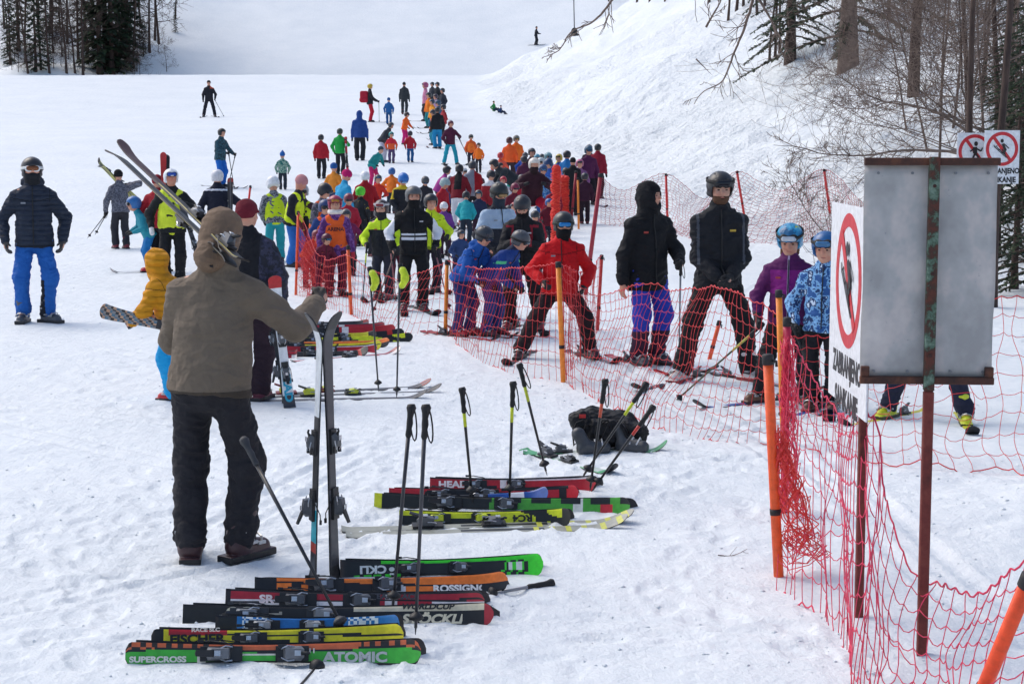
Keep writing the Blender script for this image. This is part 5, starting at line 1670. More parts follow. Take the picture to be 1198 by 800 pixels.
I_D = person('skier in bright red jacket and blue mirrored goggles', 655, 418, 247, 6, K=.2, J='d0141c', T='271a1e', head='helmet', hc='2a2c2e', gog='2f86c8', frm='1c2a24', gait='141417', feet=((-.26, .02, -20), (.20, .0, 18)), hands=((-.13, .09, .50), (.15, .06, .47)), tilt=3, wide=1.02, skis='dark', boot=('4a3034', '2a1a1e'), skl=.75, bulk=1.06)
I_H = person('man in black hooded parka and blue trousers', 757, 426, 211, 28, J='15161a', T='2a40b0', head='beanie', hood='up', hc='141418', bulk=1.04, wide=.99, jl=.05, hands=((-.16, .0, .45), (.10, .16, .56)), turn=34, bare=(0,), skis='red', T2='3a2036', tcut=lambda x, f, z: (z < .19), boot=('4c4a50', '2a1a1e'), curl=(.2, 1),
    poles=[(1, .14, .10, '8a8c90')])
I_C = person('bearded man in black jacket and black helmet', 838, 446, 200, 6, J='1d1f24', T='17171a', head='helmet', hc='25272b', gog='23262c', gup=True, frm='141518', beard='5a4030', pose='front', feet=((-.165, 0, -38), (.155, .02, 30)), skis='dark', boot=('cfc8c4', '8a2a2e'), nod=8, wide=.97,
    J2='4a4e56', jcut=lambda x, f, z: ((np.abs(np.abs(x) - .108) < .006) & (z > .56) & (z < .80) & (f > -.02)) | ((np.abs(x) > .13) & (np.abs(z - .655) < .006)), sk='c09580')
I_Q = person('girl in purple jacket with blue patterned helmet', 921, 472, 261, -14, K=.4, J='5a1c56', T='1b1a1e', head='kidhelmet', hc='2a86b0', hmats=[camo(['1f5f8a', '2a8ab8', '3aa0c8', 'a8b83a'], 12, .3)], gog='b8c0c8', frm='1c1c1e', gup=True, nod=22, hair='6a4530', hands=((-.16, .08, .47), (.17, .02, .52)), skis='blue', feet=((-.15, .0, -40), (.09, -.02, 20)),
    J2=['86207a', 'b8a8c4'], jcut=lambda x, f, z: np.where((z > .61) & (z < .74) & (f > -.03) & (np.abs(x) < .10), 1, 0) + np.where((np.abs(x) < .004) & (f > 0), 1, 0) * ((z > .61) & (z < .74)) + np.where((np.abs(x) < .004) & (f > 0) & ~((z > .61) & (z < .74)), 2, 0), boot=('6a4a38', '3a1c20'), poles=[(0, -.62, .1, '4a4a30', 'b8b04a')])
person('kid in blue camouflage jacket and blue helmet', 962, 480, 270, -20, K=.45, J=CA('2a5a98', '7fb4e0', '1f3a68', 'c8dcee', s=16), T='1b1a1f', head='kidhelmet', hc='1f5c94', hands=((-.15, .06, .48), (.15, .1, .5)), skis='blue', poles=[(0, -.05, -.3, '2a2a2e')], nod=10, boot=('6a4034', '4a1c20'))
person('skier with yellow boots hidden behind the grey sign', 1085, 492, 262, -30, J='26304a', T='23263a', head='helmet', hc='30343c', feet=((-.20, 0, -10), (.20, .03, 20)), boot=('c8d02a', '3a3c20'), skis='yellow', gog='303438', frm='202020')
# ---- upper left groups
person('person in red jacket and black trousers standing alone', 376, 209, 157, 175, K=.2, J='b01c2c', T='23242a', head='helmet', hc='2a2c30')
person('person in bright green jacket holding skis', 398, 204, 150, 165, J='24a044', T='24262c', head='helmet', hc='2a3a30', K=.1, hands=((-.14, .1, .62), (.15, .05, .48)))
person('person in blue hooded jacket with a small backpack', 421, 188, 129, 180, J='27498c', T='24262c', head='beanie', hood='up', hc='27498c', bulk=1.05)
I_K = person('skier in red trousers with a red backpack', 433, 143, 98, 100, J='24262c', T='c01c2e', head='helmet', hc='c8a83a', hands=((-.1, .18, .55), (.1, .18, .55)), skis='dark', poles=[(0, .1, .25, '3a8a5a')])
person('child in plain blue suit right of the red backpack', 455, 146, 114, 180, K=.5, J='2462a0', T='245488', head='beanie', hc='245a90')
person('thin person in dark grey standing far up', 473, 134, 96, 170, J='33383c', T='33383e', head='beanie', hc='2a2d30', boot=('7a2a3a', '401820'))
person('adult in grey jacket and white trousers bending to a child', 447, 190, 143, 70, pose='lean', lean=36, J='3c4048', T='d0d4e2', head='helmet', hc='3c4046')
person('small child in red suit and turquoise helmet', 458, 191, 154, 10, K=.9, J='d02a3c', T='5a4a70', head='kidhelmet', hc='3a9a9c', J2='e86030', jcut=lambda x, f, z: (z < .6))
person('small child in red jacket and blue trousers', 480, 190, 153, 175, K=.8, J='b82432', T='1f5c94', head='kidhelmet', hc='33303a')
person('child in orange jacket and pink trousers', 473, 169, 131, 60, K=.5, J='f06a24', T='d02878', head='kidhelmet', hc='3a2a2a', pose='lean', lean=14)
person('person in teal jacket and pink trousers bending over', 436, 220, 171, 50, pose='lean', lean=40, J='20898a', T='d02a6c', head='beanie', hc='3c4a54', K=.2)
person('skier in maroon jacket and turquoise trousers', 527, 193, 141, 20, pose='wide', J='52203a', T='1f9ab0', head='helmet', hc='5a2438', skis='dark', poles=[(1, .5, .0)], hands=((-.15, .1, .5), (.16, .16, .6)), K=.1)
# the line of children going up
for k, (px, fy, ty, J_, T_, h_, lb) in enumerate([
    (498, 142, 96, 'c07a98', '38303a', 'a04a70', 'kid in pink jacket at the far head of the line'),
    (506, 128, 96, '3a3c44', '2c2e34', '22242a', 'kid in dark grey at the very end of the line'),
    (512, 130, 96, '24262c', '2a2c32', '202226', 'kid in black beside the end of the line'),
    (518, 140, 103, '2e3440', '2a2c32', '34363c', 'kid in slate grey on the right of the far line'),
    (502, 150, 108, 'e87a24', '2a8a90', '26282c', 'kid in orange top with teal trousers far in line'),
    (510, 148, 110, 'b090b8', '3a3c48', '3a3040', 'kid in lilac jacket in the far line'),
    (506, 156, 116, 'e8962c', '2a6a8a', '2c3a4a', 'kid in yellow orange top mid way along the line'),
    (513, 160, 117, '2f5a78', '3c3c44', '2a4a60', 'kid in slate blue jacket in the far line'),
    (519, 164, 122, 'a02c34', '2c2c34', '2e2e34', 'kid in dark red jacket in the far line'),
    (507, 170, 128, 'f07a28', '2a8aa0', '30323a', 'kid in orange bib low in the far line')]):
    person(lb, px, fy, ty, -80 + (k * 37) % 40, K=.5, J=J_, T=T_, head='kidhelmet', hc=h_, skis='dark' if k % 2 == 0 else None, pose='stand')
person('big figure in black jacket and bright blue trousers', 512, 174, 125, 200, J='1f2024', T='1f86b8', head='helmet', hc='23252a', skis='dark', K=.1, bulk=1.1)
person('kid in orange vest and pale helmet behind the queue', 551, 196, 157, 10, K=.5, J='e0602c', T='34303a', head='kidhelmet', hc='50524f', vest='f07828')
person('kid in orange vest and black helmet behind the queue', 560, 202, 167, -10, K=.5, J='f07426', T='2c2c34', head='kidhelmet', hc='2c2e33', vest='f47a22')
# ---- crowd in front of the bank
person('kid in orange jacket and red helmet left of a pair', 596, 214, 160, 170, K=.4, J='f0602a', T='3a2a30', head='kidhelmet', hc='4a2428')
person('kid in orange vest and grey helmet right of a pair', 604, 212, 158, 15, K=.4, J='f2742a', T='3a2a30', head='kidhelmet', hc='6a6c66', vest='f47a2a', gog='c8a040', frm='222222')
person('person in turquoise trousers bending far forward', 597, 250, 186, -60, pose='bend', J='30363c', T='2fae9c', head='helmet', hc='2b2d31', K=.1)
person('kid in patterned grey helmet at the back of the crowd', 622, 236, 173, 10, K=.4, J='46303e', T='3a2630', head='kidhelmet', hc='3c3e44', hmats=[camo(['2c2e33', '50535a', '24262a'], 14, .4)])
person('woman in white helmet and dark red jacket crouching', 622, 268, 184, 8, J='3a1c28', T='c01c38', head='helmet', hc='dcd6cc', gait='2a1c22', pose='lean', lean=26, hipz=.34, bulk=1.1, feet=((-.12, .1, -15), (.12, .1, 15)), hair='2a2022')
person('kid in pink jacket and white blue helmet in the crowd', 633, 244, 184, -20, K=.6, J='b85078', T='3a3a58', head='kidhelmet', hc='b8c4c8')
person('tiny kid in light blue helmet with a red pompom', 641, 236, 178, 30, K=.7, J='2a78b0', T='2a4a88', head='kidhelmet', hc='7aa0a8')
person('kid in blue jacket and blue black helmet by the rolled nets', 646, 252, 185, -40, K=.5, J='2a58a8', T='27305a', head='kidhelmet', hc='23406a', pose='down')
person('kid in light blue patterned suit left of the rolled nets', 635, 262, 192, 10, K=.6, J=camo(['2a6ab0', '7ab0d8', '203a6a'], 20), T='2a5a9a', head='kidhelmet', hc='2a4a78')
person('skier in blue jacket and yellow banded black helmet', 663, 242, 176, 150, J='2274b4', T='2c2a34', head='helmet', hc='23252a', K=.2)
person('skier in black jacket seen from behind by the nets', 670, 252, 184, 175, J='1d1e22', T='201e24', head='beanie', hc='1c1d20')
person('kid in pink helmet and lilac jacket behind the dark pole', 678, 246, 186, 0, K=.6, J='8a5a88', T='3a2c40', head='kidhelmet', hc='b05a80')
person('kid in teal helmet and purple jacket by the long pole', 688, 240, 170, 15, K=.3, J='56204a', T='241c24', head='kidhelmet', hc='3a5a70', skis='dark', gog='3a5a7a', frm='202020', feet=((-.12, 0, -10), (.1, 0, 10)))
person('tall skier in dark red jacket beside the long pole', 699, 232, 168, 160, J='901c34', T='2a1c26', head='helmet', hc='2c2e30', bulk=1.05)
person('person in dark helmet at the top of the queue', 689, 226, 169, 180, J='3a2836', T='2a2430', head='helmet', hc='2a2c2e', K=.2)
person('kid in crimson jacket in the thick of the queue', 646, 278, 214, 20, K=.4, J='8a1c30', T='3a1a26', head='kidhelmet', hc='2a2c32', pose='down')
person('kid in maroon top and dark red trousers in the queue', 600, 282, 214, 20, K=.4, J='6a1c30', T='701c2c', head='kidhelmet', hc='7a1f3c', pose='down')
person('kid in navy jacket peeping between the queue skiers', 560, 284, 222, 0, K=.4, J='26304e', T='3a2434', head='kidhelmet', hc='30343c')
# ---- far skiers
person('distant skier crossing the far slope', 627, 53, 31, 70, pose='wide', J='22252e', T='22252c', head='beanie', hc='1f2126', skis='dark', feet=((-.06, -.03, 0), (.06, .03, 0)), hands=((-.1, .2, .6), (.1, .2, .6)))
person('person in green top sitting on the far snow', 579, 132, 118, 60, pose='sit', J='2f8a4a', T='22304a', head='beanie', hc='24382c')
person('person in blue sitting beside the green top', 587, 134, 123, 60, pose='sit', J='23406e', T='22304a', head='beanie', hc='26304a', K=.3)

for a_ in [
    (408, 304, 226, 10, 'a82438', '6a1c30', '7a3040', 'kid in crimson jacket and plum helmet beside the green helmet', .5, 'down', None),
    (436, 300, 244, 40, '3a4048', '2a2c34', '4a4c52', 'kid in charcoal jacket half hidden by the lime jacket', .6, 'lean', None),
    (529, 262, 206, -20, '2c3c6a', '3a2438', '2a3a5a', 'kid in indigo jacket left of the white trousers', .6, 'down', None),
    (543, 246, 196, 30, 'c8303a', '2a2630', 'c8ccd0', 'kid in scarlet jacket and pale helmet between two skiers', .5, 'stand', None),
    (566, 262, 208, -30, '702038', '54202e', '5a2032', 'kid in wine red suit beside the white and red jacket', .6, 'down', None),
    (577, 238, 190, 60, '2a2e38', '24262e', '24262a', 'person in slate jacket in front of the turquoise trousers', .2, 'lean', None),
    (589, 258, 206, -10, 'd8dade', '7a2430', 'b02838', 'kid in white jacket and red helmet in the queue', .6, 'stand', None),
    (608, 262, 204, 20, 'b8283a', '8a1c2c', '33353a', 'kid in bright crimson suit before the crouching woman', .5, 'down', None),
    (613, 240, 182, 200, '5a2a44', '2c2630', '2e3036', 'person in plum jacket at the back of the crowd', .3, 'stand', None),
    (628, 232, 180, 10, 'd86a8a', '34304a', '5a9ab0', 'kid in rose jacket and teal helmet at the back', .7, 'stand', None),
    (654, 234, 180, -20, '304a8a', '2a2c40', 'c8b040', 'kid in blue jacket and yellow helmet behind the nets', .6, 'stand', None),
    (660, 250, 196, 15, 'c02a40', '7a1c2c', '2c2c30', 'kid in raspberry suit behind the shorter rolled net', .5, 'down', None),
    (684, 262, 202, 190, '3c1c30', '2a1c26', '303238', 'person in dark wine jacket right of the rolled nets', .3, 'stand', None),
    (594, 296, 240, 10, '8a2030', '6a1c28', '3a3c40', 'kid in brick red jacket behind the pale blue jacket', .4, 'down', None),
    (628, 318, 246, -15, '9c1f30', '5a1c28', '2c2e33', 'kid in deep red suit behind the red jacketed skier', .4, 'down', None),
    (536, 330, 268, 20, '28406e', '2c2a4a', '34363c', 'kid in steel blue jacket peeping past the orange post', .4, 'lean', None),
    (463, 330, 258, 25, '2c2e36', '5a2030', 'a83040', 'kid in graphite jacket between the lime and black jackets', .5, 'down', None),
    (377, 346, 272, 30, '6a2038', '6a1c30', '5a2434', 'kid in maroon suit behind the tangled red net', .5, 'lean', 'red')]:
    px_, fy_, ty_, yw_, j_, t_, h_, lb_, k_, po_, sk_ = a_
    person(lb_, px_, fy_, ty_, yw_, K=k_, J=j_, T=t_, head='kidhelmet', hc=h_, pose=po_, skis=sk_, gog='3a4048' if px_ % 3 == 0 else None, gup=px_ % 2 == 0, frm='1c1c1e', boot=('6a2430', '241a1c'))

_cr = random.Random(12)
for cn_, cc_, where_, px_, fy_, ty_ in [
    ('tomato red', 'd83a2c', 'behind the green helmeted kid', 440, 262, 204), ('tangerine', 'f07a28', 'just above the blue helmeted kid', 458, 250, 196), ('violet', '6a3a8a', 'behind the neon yellow sleeves', 520, 300, 236),
    ('turquoise', '25a0a8', 'between the maroon and grey skiers', 545, 286, 224), ('cherry red', 'b81c30', 'above the phone in the queue', 606, 300, 236), ('dark green', '2a5a40', 'left of the pale blue jacket', 562, 310, 246),
    ('coral', 'e8604a', 'under the orange vested pair', 585, 226, 178), ('cobalt', '2a50a8', 'right of the orange vested pair', 612, 224, 178), ('burgundy', '5c1a2c', 'beside the crouching woman', 640, 290, 232),
    ('yellow', 'd8c030', 'low in front of the bank', 650, 224, 180), ('hot pink', 'd83a80', 'near the head of the crowd', 636, 222, 180), ('rust', 'a84a28', 'behind the two rolled nets', 668, 238, 190),
    ('sky blue', '5aa0d0', 'in the gap right of the white trousers', 590, 280, 228), ('mulberry', '7a2450', 'behind the girl in the orange bib', 408, 322, 244)]:
    tr_ = _cr.choice(['2a2630', '5a1c2a', '24303e', '3a2438'])
    person('kid in %s jacket %s' % (cn_, where_), px_, fy_, ty_, _cr.choice([-70, -30, 10, 40, 80, 170]), K=_cr.uniform(.35, .65), J=cc_, T=tr_, head='kidhelmet', hc=_cr.choice(['26282c', 'd8dade', '4a4c50', 'b02a34', '2a60a0']),
        pose=_cr.choice(['down', 'poles', 'lean', 'walk']), lean=_cr.uniform(4, 26), tilt=_cr.uniform(-6, 6), skis=_cr.choice([None, 'dark', 'red']), boot=('5a2a34', '241a1c'))
# ================================================================== skis and poles lying and standing in the snow
def cs(name, cols, pat, **k): sty(name, cols, pat, **k)
cs('atomic', ['3fae38', '2b2522', 'c8623a', 'd9d4c8', '1c1c1e'], lambda u, v: 3 if (.24 < u < .27 and v > 0) or (.33 < u < .62 and -.02 < v < .12) else 4 if abs(v + .30 + .15 * sin(u * 9)) < .09 or (v > .78) else (2 if (int(u * 46) + int((v + 1) * 3)) % 2 else 1) if v < -.34 and (u < .3 or u > .8) else (2 if v < -.34 else (4 if -.34 <= v < -.1 and .25 < u < .75 else 0)), edge='1c1c1e')
cs('fischer', ['d8cf1e', '191919', 'b8202c'], lambda u, v: 1 if (u > .3 and abs(v + .45 - (u - .3) * .5) < .12) or (.60 < u + v * .03 < .62) else 2 if (.07 < u < .30 and v < -.35) else (1 if (u < .05 or .38 < u < .55 and v > .2) else 0), edge='1a1a1c')
cs('kidblue', ['1d6fb4', 'd8e4ec', 'b83040', '15161a'], lambda u, v: 3 if u < .12 else (1 if (.14 < u < .30 or .72 < u < .88) and (int(u * 60) * 7 + int((v + 1) * 4) * 3) % 5 < 3 else (2 if .2 < u < .24 and abs(v) < .4 else 0)))
cs('creamblack', ['1c1b1c', 'cfc6ab', 'a8a394', '9c2430'], lambda u, v: 2 if (v > .55 and .5 < u < .75) or (.12 < u < .32 and abs(v + u * 2 - .45) < .14) else 3 if u > .975 else (1 if v < -.35 and u > .55 else (2 if v > .75 and u < .4 else 0)))
cs('redwhite', ['a81f30', 'dcd8d8', '1c1a1e'], lambda u, v: 2 if abs(v - .35 + u * .6) < .11 or v < -.8 else 2 if (u < .02 or .45 < u < .60) else (1 if (v > .1 and (u < .5 or u > .8)) or .62 < u < .66 else 0))
cs('orangeblack', ['e8792a', '1b1b1e', 'd8dadd'], lambda u, v: 1 if abs(v + .1 - .9 * (u - .5)) < .12 or (.14 < u < .18 and abs(v) < .5) else 1 if u < .09 or (v > .1 and u > .72) or (.3 < u < .52 and v > -.1) else (2 if .55 < u < .6 and v > 0 else 0))
cs('greenblack', ['1c1e1e', '3ad82c', 'dfe3df'], lambda u, v: 1 if (u > .93) or (v < -.6 and u > .2) or (.05 < u < .3 and v > .5 and (int(u * 60) % 3 > 0)) or (.8 < u < .93 and (int(u * 70) + int(v * 3)) % 3 == 0) else (2 if .84 < u < .90 and abs(v) < .5 else 0))
cs('yellowfish', ['d4e020', '1b1d1b', '55586a'], lambda u, v: 1 if abs(v - 8 * (u - .86)) < .3 or abs(v - 8 * (u - .91)) < .2 or v > .82 else 1 if (u < .30 and v > -.5) or (.80 < u < .865) or u > .955 or (.3 < u < .62 and v > .1) else 0, edge='1a1a1a', base='141414')
cs('greencheck', ['4aa236', '1d1f1e', 'd8dcd4', 'c22a34', 'd8dc2a'], lambda u, v: 4 if u < .03 else (1 if u < .45 or (v < -.3 and int(u * 26) % 3 != 0) else (3 if .88 < u < .93 and v > -.2 else (2 if .78 < u < .82 else 0))))
cs('redblack', ['c4202e', '1b1b1f', 'd8d8de'], lambda u, v: 1 if abs(v - 3 * (u - .68)) < .16 else 1 if (.30 < u < .52) or (.90 < u < .94) or (.60 < u < .95 and v < -.55) else (2 if .75 < u < .82 else 0))
cs('redhead', ['b01c2a', 'e4dcdc', '1b1b1e'], lambda u, v: 2 if v < -.8 or .50 < u + v * .05 < .53 else 1 if (v < -.6 and u > .45) or (.42 < u < .46) else (2 if .3 < u < .4 and v > .3 else 0))
cs('paleyellow', ['9a9c90', '24262a', 'c4c64e'], lambda u, v: 2 if u > .62 and int(u * 50) % 3 == 0 else (1 if .4 < u < .7 and abs(v) < .5 else 0))
cs('palegreen', ['b8c4bc', '3f9a62', '2a2c2e'], lambda u, v: 1 if u > .85 or u < .1 or abs(v) > .8 else (2 if .4 < u < .5 else 0))
cs('whiteteal', ['d8dcde', '1c1d20', '1fa0b0', 'a03a30'], lambda u, v: 2 if .14 < u < .27 else (3 if .11 < u < .14 else (1 if u < .11 or .3 < u < .62 or u > .93 else 0)))
cs('plaindark', ['3c3d42', '1c1d20', '5a5c62'], lambda u, v: 1 if u > .93 or u < .05 else (2 if .3 < u < .34 else 0))
cs('creamred', ['1d1a1a', 'b8ab6a', '3a141c'], lambda u, v: 2 if u > .62 else (1 if abs(v) > .72 else 0), edge='2a2622', rough=.55)
cs('yellowpale', ['b8b46a', '26262a', '8a8a70'], lambda u, v: 1 if u > .94 or .45 < u < .5 else (2 if u > .7 and abs(v) < .4 else 0))
cs('greyart', ['8e8c8a', '3a3634', 'c8a080', '5a7a8a'], lambda u, v: (int(u * 40) * 3 + int((v + 1) * 3) * 5) % 4 if u > .5 else 1)

PG = 'skis laid out in the snow'
def lie(tail, tip, style, label, tilt=72, twin=None, texts=(), wid=.100, L=None, bind=('1b1c1f', '4e5156'), b0=0, gap=.034, bindon=True, tf=True, dz=-.012):
    a = at(*tail); b = at(*tip)
    y = (b - a); LL = y.length if L is None else L; y.normalize()
    n = Vector((y.y, -y.x, 0)).normalized()         # level, toward the camera
    if n.y > 0: n = -n
    t = radians(tilt)
    z = n * sin(t) + Vector((0, 0, 1)) * cos(t)
    up = Vector((0, 0, 1)) * sin(t) - n * cos(t)
    o = a + y * LL * .46 + up * (wid * .42) + Vector((0, 0, dz))
    r = make_ski(frame(o, y, z), LL, style, label, PG, wid=wid, texts=texts, bind=bind if bindon else None, b0=b0, tail_flat=tf, bsc=.9 if LL > 1.1 else .72)
    if twin:
        st2, lab2 = twin
        o2 = o - z * gap + y * .03 * LL + Vector((0, 0, .010))
        make_ski(frame(o2, y, -z), LL, st2, lab2, PG, wid=wid, bind=bind, b0=b0)
    return r, LL
W8 = 'e6e4dc'
lie((147, 775), (491, 773), 'atomic', 'green and orange ski at the very front of the laid out row', texts=[('SUPERCROSS', -.42, .032, 'dcdcd0', False, .022), ('ATOMIC', .38, .056, 'b8bcb8', False, .018), ('SX:11', .18, .026, 'dcdcd0', False, -.01)], twin=('black', 'black ski hidden behind the green and orange one'), bind=('1b1c1f', '6e7074'), wid=.108, tf=False, b0=.05)
lie((177, 757), (470, 752), 'fischer', 'yellow ski with red stripe second from the front', texts=[('FISCHER', -.295, .050, '191919', False, .000), ('RACE SLC', -.26, .022, 'e8e0d0', False, -.038)], twin=('yellow', 'second yellow ski tucked behind the yellow one with red stripe'), tf=False, b0=.12)
lie((252, 740), (467, 741), 'kidblue', 'short blue ski with white and red pictures on it', twin=('blue', 'short blue ski behind the pictured blue one'), bind=('1b1c1f', '9a9c9e'))
lie((214, 727), (576, 727), 'creamblack', 'long black and cream ski with big cream lettering', texts=[('STÖCKLI', .47, .056, 'd8d0b4', False, .020, .25), ('SC', -.40, .080, 'd8d0b4', False, .0, .3), ('WORLDCUP', .45, .034, '2a2a2a', False, -.036, .25)], twin=('dark', 'dark ski against the back of the black and cream one'), b0=-.1, bind=('34363a', '7c8084'))
lie((264, 708), (566, 712), 'redwhite', 'red and white ski with grey race lettering', texts=[('TEAM RACE', .23, .034, '4a4a50', False, -.02), ('SR', -.36, .05, 'e8d8d8', False, 0)], twin=('white', 'white ski behind the red and white race ski'))
lie((298, 694), (592, 690), 'orangeblack', 'orange and black ski with white lettering on its tip', texts=[('ROSSIGNOL', .44, .044, 'e4e4e0', False, .022)], twin=('black', 'black ski behind the orange and black one'), tilt=64)
lie((398, 675), (633, 669), 'greenblack', 'black and bright green ski at the back of the front row', texts=[('STÖCKLI', -.24, .052, 'dfe3df', True, .0)], twin=('greenblack', 'matching black and green ski behind the lettered one'), wid=.11, b0=.07)
# second row
lie((405, 628), (735, 618), 'paleyellow', 'pale ski lying flat in front of the second row', tilt=12, bindon=False, wid=.09)
lie((400, 622), (742, 612), 'paleyellow', 'pale flat ski with dark binding just behind its twin', tilt=12, wid=.09)
lie((467, 613), (667, 612), 'yellowfish', 'neon yellow and black ski in the second row', texts=[('RC4', .25, .05, '1b1d1b', True, 0), ('▲', .44, .055, '1b1d1b', False, .0)], twin=('black', 'black ski with round tip behind the neon yellow one'), bind=('22231c', 'c8d426'), b0=-.04)
lie((438, 592), (737, 599), 'greencheck', 'green ski with black checks and a red patch near its tip', twin=('black', 'black ski behind the green checked one'), b0=.0)
lie((470, 592), (640, 588), 'blue', 'thin blue ski wedged in the middle of the second row', tilt=50)
lie((455, 586), (675, 584), 'redblack', 'red and black ski in the middle of the second row', texts=[('XT', .33, .05, '20202a', False, 0)], twin=('red', 'red ski behind the red and black one'))
lie((503, 573), (697, 572), 'redhead', 'red ski with white lettering at the back of the second row', texts=[('HEAD', -.32, .055, 'e4dcdc', False, 0)], twin=('redhead', 'red and white ski behind the white lettered red one'))
# pale green pair by the backpack
lie((608, 527), (716, 556), 'palegreen', 'pale green ski lying crosswise left of the black backpack', tilt=8, wid=.08)
lie((612, 531), (781, 528), 'palegreen', 'pale green ski lying flat under the black backpack', tilt=8, wid=.08)
# row behind the man
for k, (a, b, st, lb, tl) in enumerate([
    ((307, 383), (432, 383), 'dark', 'dark ski at the back of the far ski row', 60), ((300, 391), (462, 389), 'red', 'red ski with a black tip in the far ski row', 70),
    ((305, 398), (440, 397), 'yellow', 'yellow ski among red ones in the far ski row', 60), ((318, 404), (481, 399), 'yellowfish', 'neon yellow ski with its tip furthest right in the far row', 70),
    ((302, 407), (455, 406), 'orangeblack', 'orange ski lying in the far ski row', 55), ((330, 413), (440, 412), 'redhead', 'red ski with white band at the front of the far row', 70),
    ((340, 418), (430, 416), 'black', 'black ski with heavy binding in the far row', 40), ((345, 424), (470, 414), 'redwhite', 'thin flat ski with red tip before the far row', 8),
    ((310, 387), (450, 386), 'redwhite', 'red and white ski second from the back of the far row', 65), ((325, 401), (470, 394), 'black', 'black ski squeezed behind the neon yellow tip', 65), ((308, 411), (445, 409), 'fischer', 'yellow and red ski low in the far row', 60), ((306, 419), (350, 419), 'redwhite', 'short red and white ski beside the standing white ski', 70)]):
    lie(a, b, st, lb, tilt=tl, wid=.10)
lie((300, 466), (517, 459), 'plaindark', 'long dark ski lying flat with a neon yellow binding', tilt=10, bind=('23251c', 'c4cc3a'), wid=.085)
lie((300, 470), (500, 466), 'plaindark', 'long dark flat ski nearest beside its twin', tilt=10, bindon=False, wid=.085)
lie((305, 463), (505, 453), 'dark', 'flat dark ski with a red and yellow binding behind', tilt=10, bind=('7a2a30', 'c4cc3a'), wid=.085, b0=-.2)

def stand(tail, tip, y, ytip, n, style, label, L=None, wid=.10, texts=(), b0=0.0, group=None, bind=('1b1c1f', '4e5156'), ground=True):
    a = at_depth(tail[0], tail[1], y) if y else at(*tail); b = at_depth(tip[0], tip[1], ytip if ytip else a.y)
    d = b - a; LL = d.length; d.normalize()
    if L: a = b - d * L; LL = L
    return make_ski(frame(a + d * LL * .46, d, n), LL, style, label, group, wid=wid, texts=texts, b0=b0, bind=bind)
g1 = at(368, 676); g2 = at(391, 673)
stand((367, 678), (376, 366), None, None, (-1, -.42, 0), 'whiteteal', 'left of the two upright skis, white and teal with dark ends', wid=.105)
stand((391, 676), (381, 364), None, None, (1, -.42, 0), 'plaindark', 'right of the two upright skis, plain dark grey', wid=.105)
stand((339, 477), (320, 322), None, None, (.25, -1, .1), 'whiteteal2' if False else 'white', 'white lettered ski standing in the snow behind the brown jacket', wid=.105, texts=[('HEAD', -.30, .085, '1f9ab8', True, 0)])
stand((335, 472), (312, 325), None, None, (-.8, -.6, .1), 'black', 'black ski standing beside the white lettered one', wid=.105)
# skis over the brown jacket's shoulder
stand((283, 307), (139, 170), 8.62, 10.05, (.66, -.42, .72), 'creamred', 'upper ski over the shoulder of the brown jacket', b0=-.30, wid=.08)
stand((272, 306), (129, 172), 8.70, 10.20, (-.66, .30, -.72), 'creamred', 'lower ski over the shoulder of the brown jacket', b0=-.30, wid=.08)
yw = I_W['HC'].y
stand((163, 235), (112, 187), yw + .25, yw - .2, (.3, -.6, .7), 'yellowpale', 'upper yellowish ski on the shoulder of the speckled jacket', b0=.25)
stand((160, 238), (117, 191), yw + .25, yw - .2, (-.3, -.8, -.7), 'yellowpale', 'lower yellowish ski on the shoulder of the speckled jacket', bind=None)
stand((192, 300), (191, 178), I_R['base'].y - .1, None, (.2, -1, 0), 'red', 'red ski held upright by the person in red jacket', group='red skis held upright')
stand((195, 300), (195, 181), I_R['base'].y - .05, None, (-.2, 1, 0), 'red', 'second red ski behind the upright red ski', group='red skis held upright')
stand((271, 300), (269, 208), I_N['base'].y - .3, None, (.3, -1, 0), 'dark', 'brown tipped ski held up by the navy jacket')
stand((192, 381), (119, 364), at(214, 470).y - .05, None, (.1, -1, .25), 'greyart', 'short grey picture ski in the hand of the mustard jacket', L=.9, bind=None, wid=.12)
stand((407, 205), (404, 160), at(398, 204).y - .15, None, (.3, -1, 0), 'redblack', 'dark red ski standing beside the green jacket')
stand((232, 300), (212, 238), I_V['base'].y - .35, I_V['base'].y - .3, (.5, -1, .2), 'plaindark', 'dark ski carried at the side of the yellow vest')

def pole_px(top, tip, label, dtop=None, dtip=None, **k):
    b = at(*tip) if dtip is None else at_depth(tip[0], tip[1], dtip)
    t = at_depth(top[0], top[1], dtop if dtop else b.y)
    return make_pole(t, b - (t - b).normalized() * .0, label, **k)
pole_px((284, 513), (407, 744), 'long black pole stuck aslant in the front ski row', dtop=at(405, 752).y + .5, dtip=at(405, 752).y, grip='303236', strap=False, shaft='25262a', r=.0085)
pole_px((481, 473), (459, 716), 'left of two dark poles planted in the front ski row', dtip=at(459, 722).y, dtop=at(459, 722).y + .15, shaft='2b2c31')
pole_px((498, 473), (486, 742), 'right of two dark poles planted in the front ski row', dtip=at(486, 748).y, dtop=at(486, 748).y + .1, shaft='3a3b40')
pole_px((648, 681), (560, 697), 'pole lying in the snow with its grip pointing right', dtop=at(648, 684).y, shaft='8a8c90')
pole_px((260, 905), (376, 774), 'pole entering from the bottom edge with its basket up', dtop=at(260, 905).y)
pole_px((540, 453), (553, 588), 'first yellow topped pole left behind the second row', dtip=at(553, 596).y, accent='c8d42a')
pole_px((600, 446), (596, 586), 'yellow topped pole standing upright in the second row', dtip=at(596, 594).y, accent='c8d42a')
pole_px((607, 425), (640, 556), 'yellow necked pole leaning left over the second row', dtip=at(640, 562).y, accent='b8c42a')
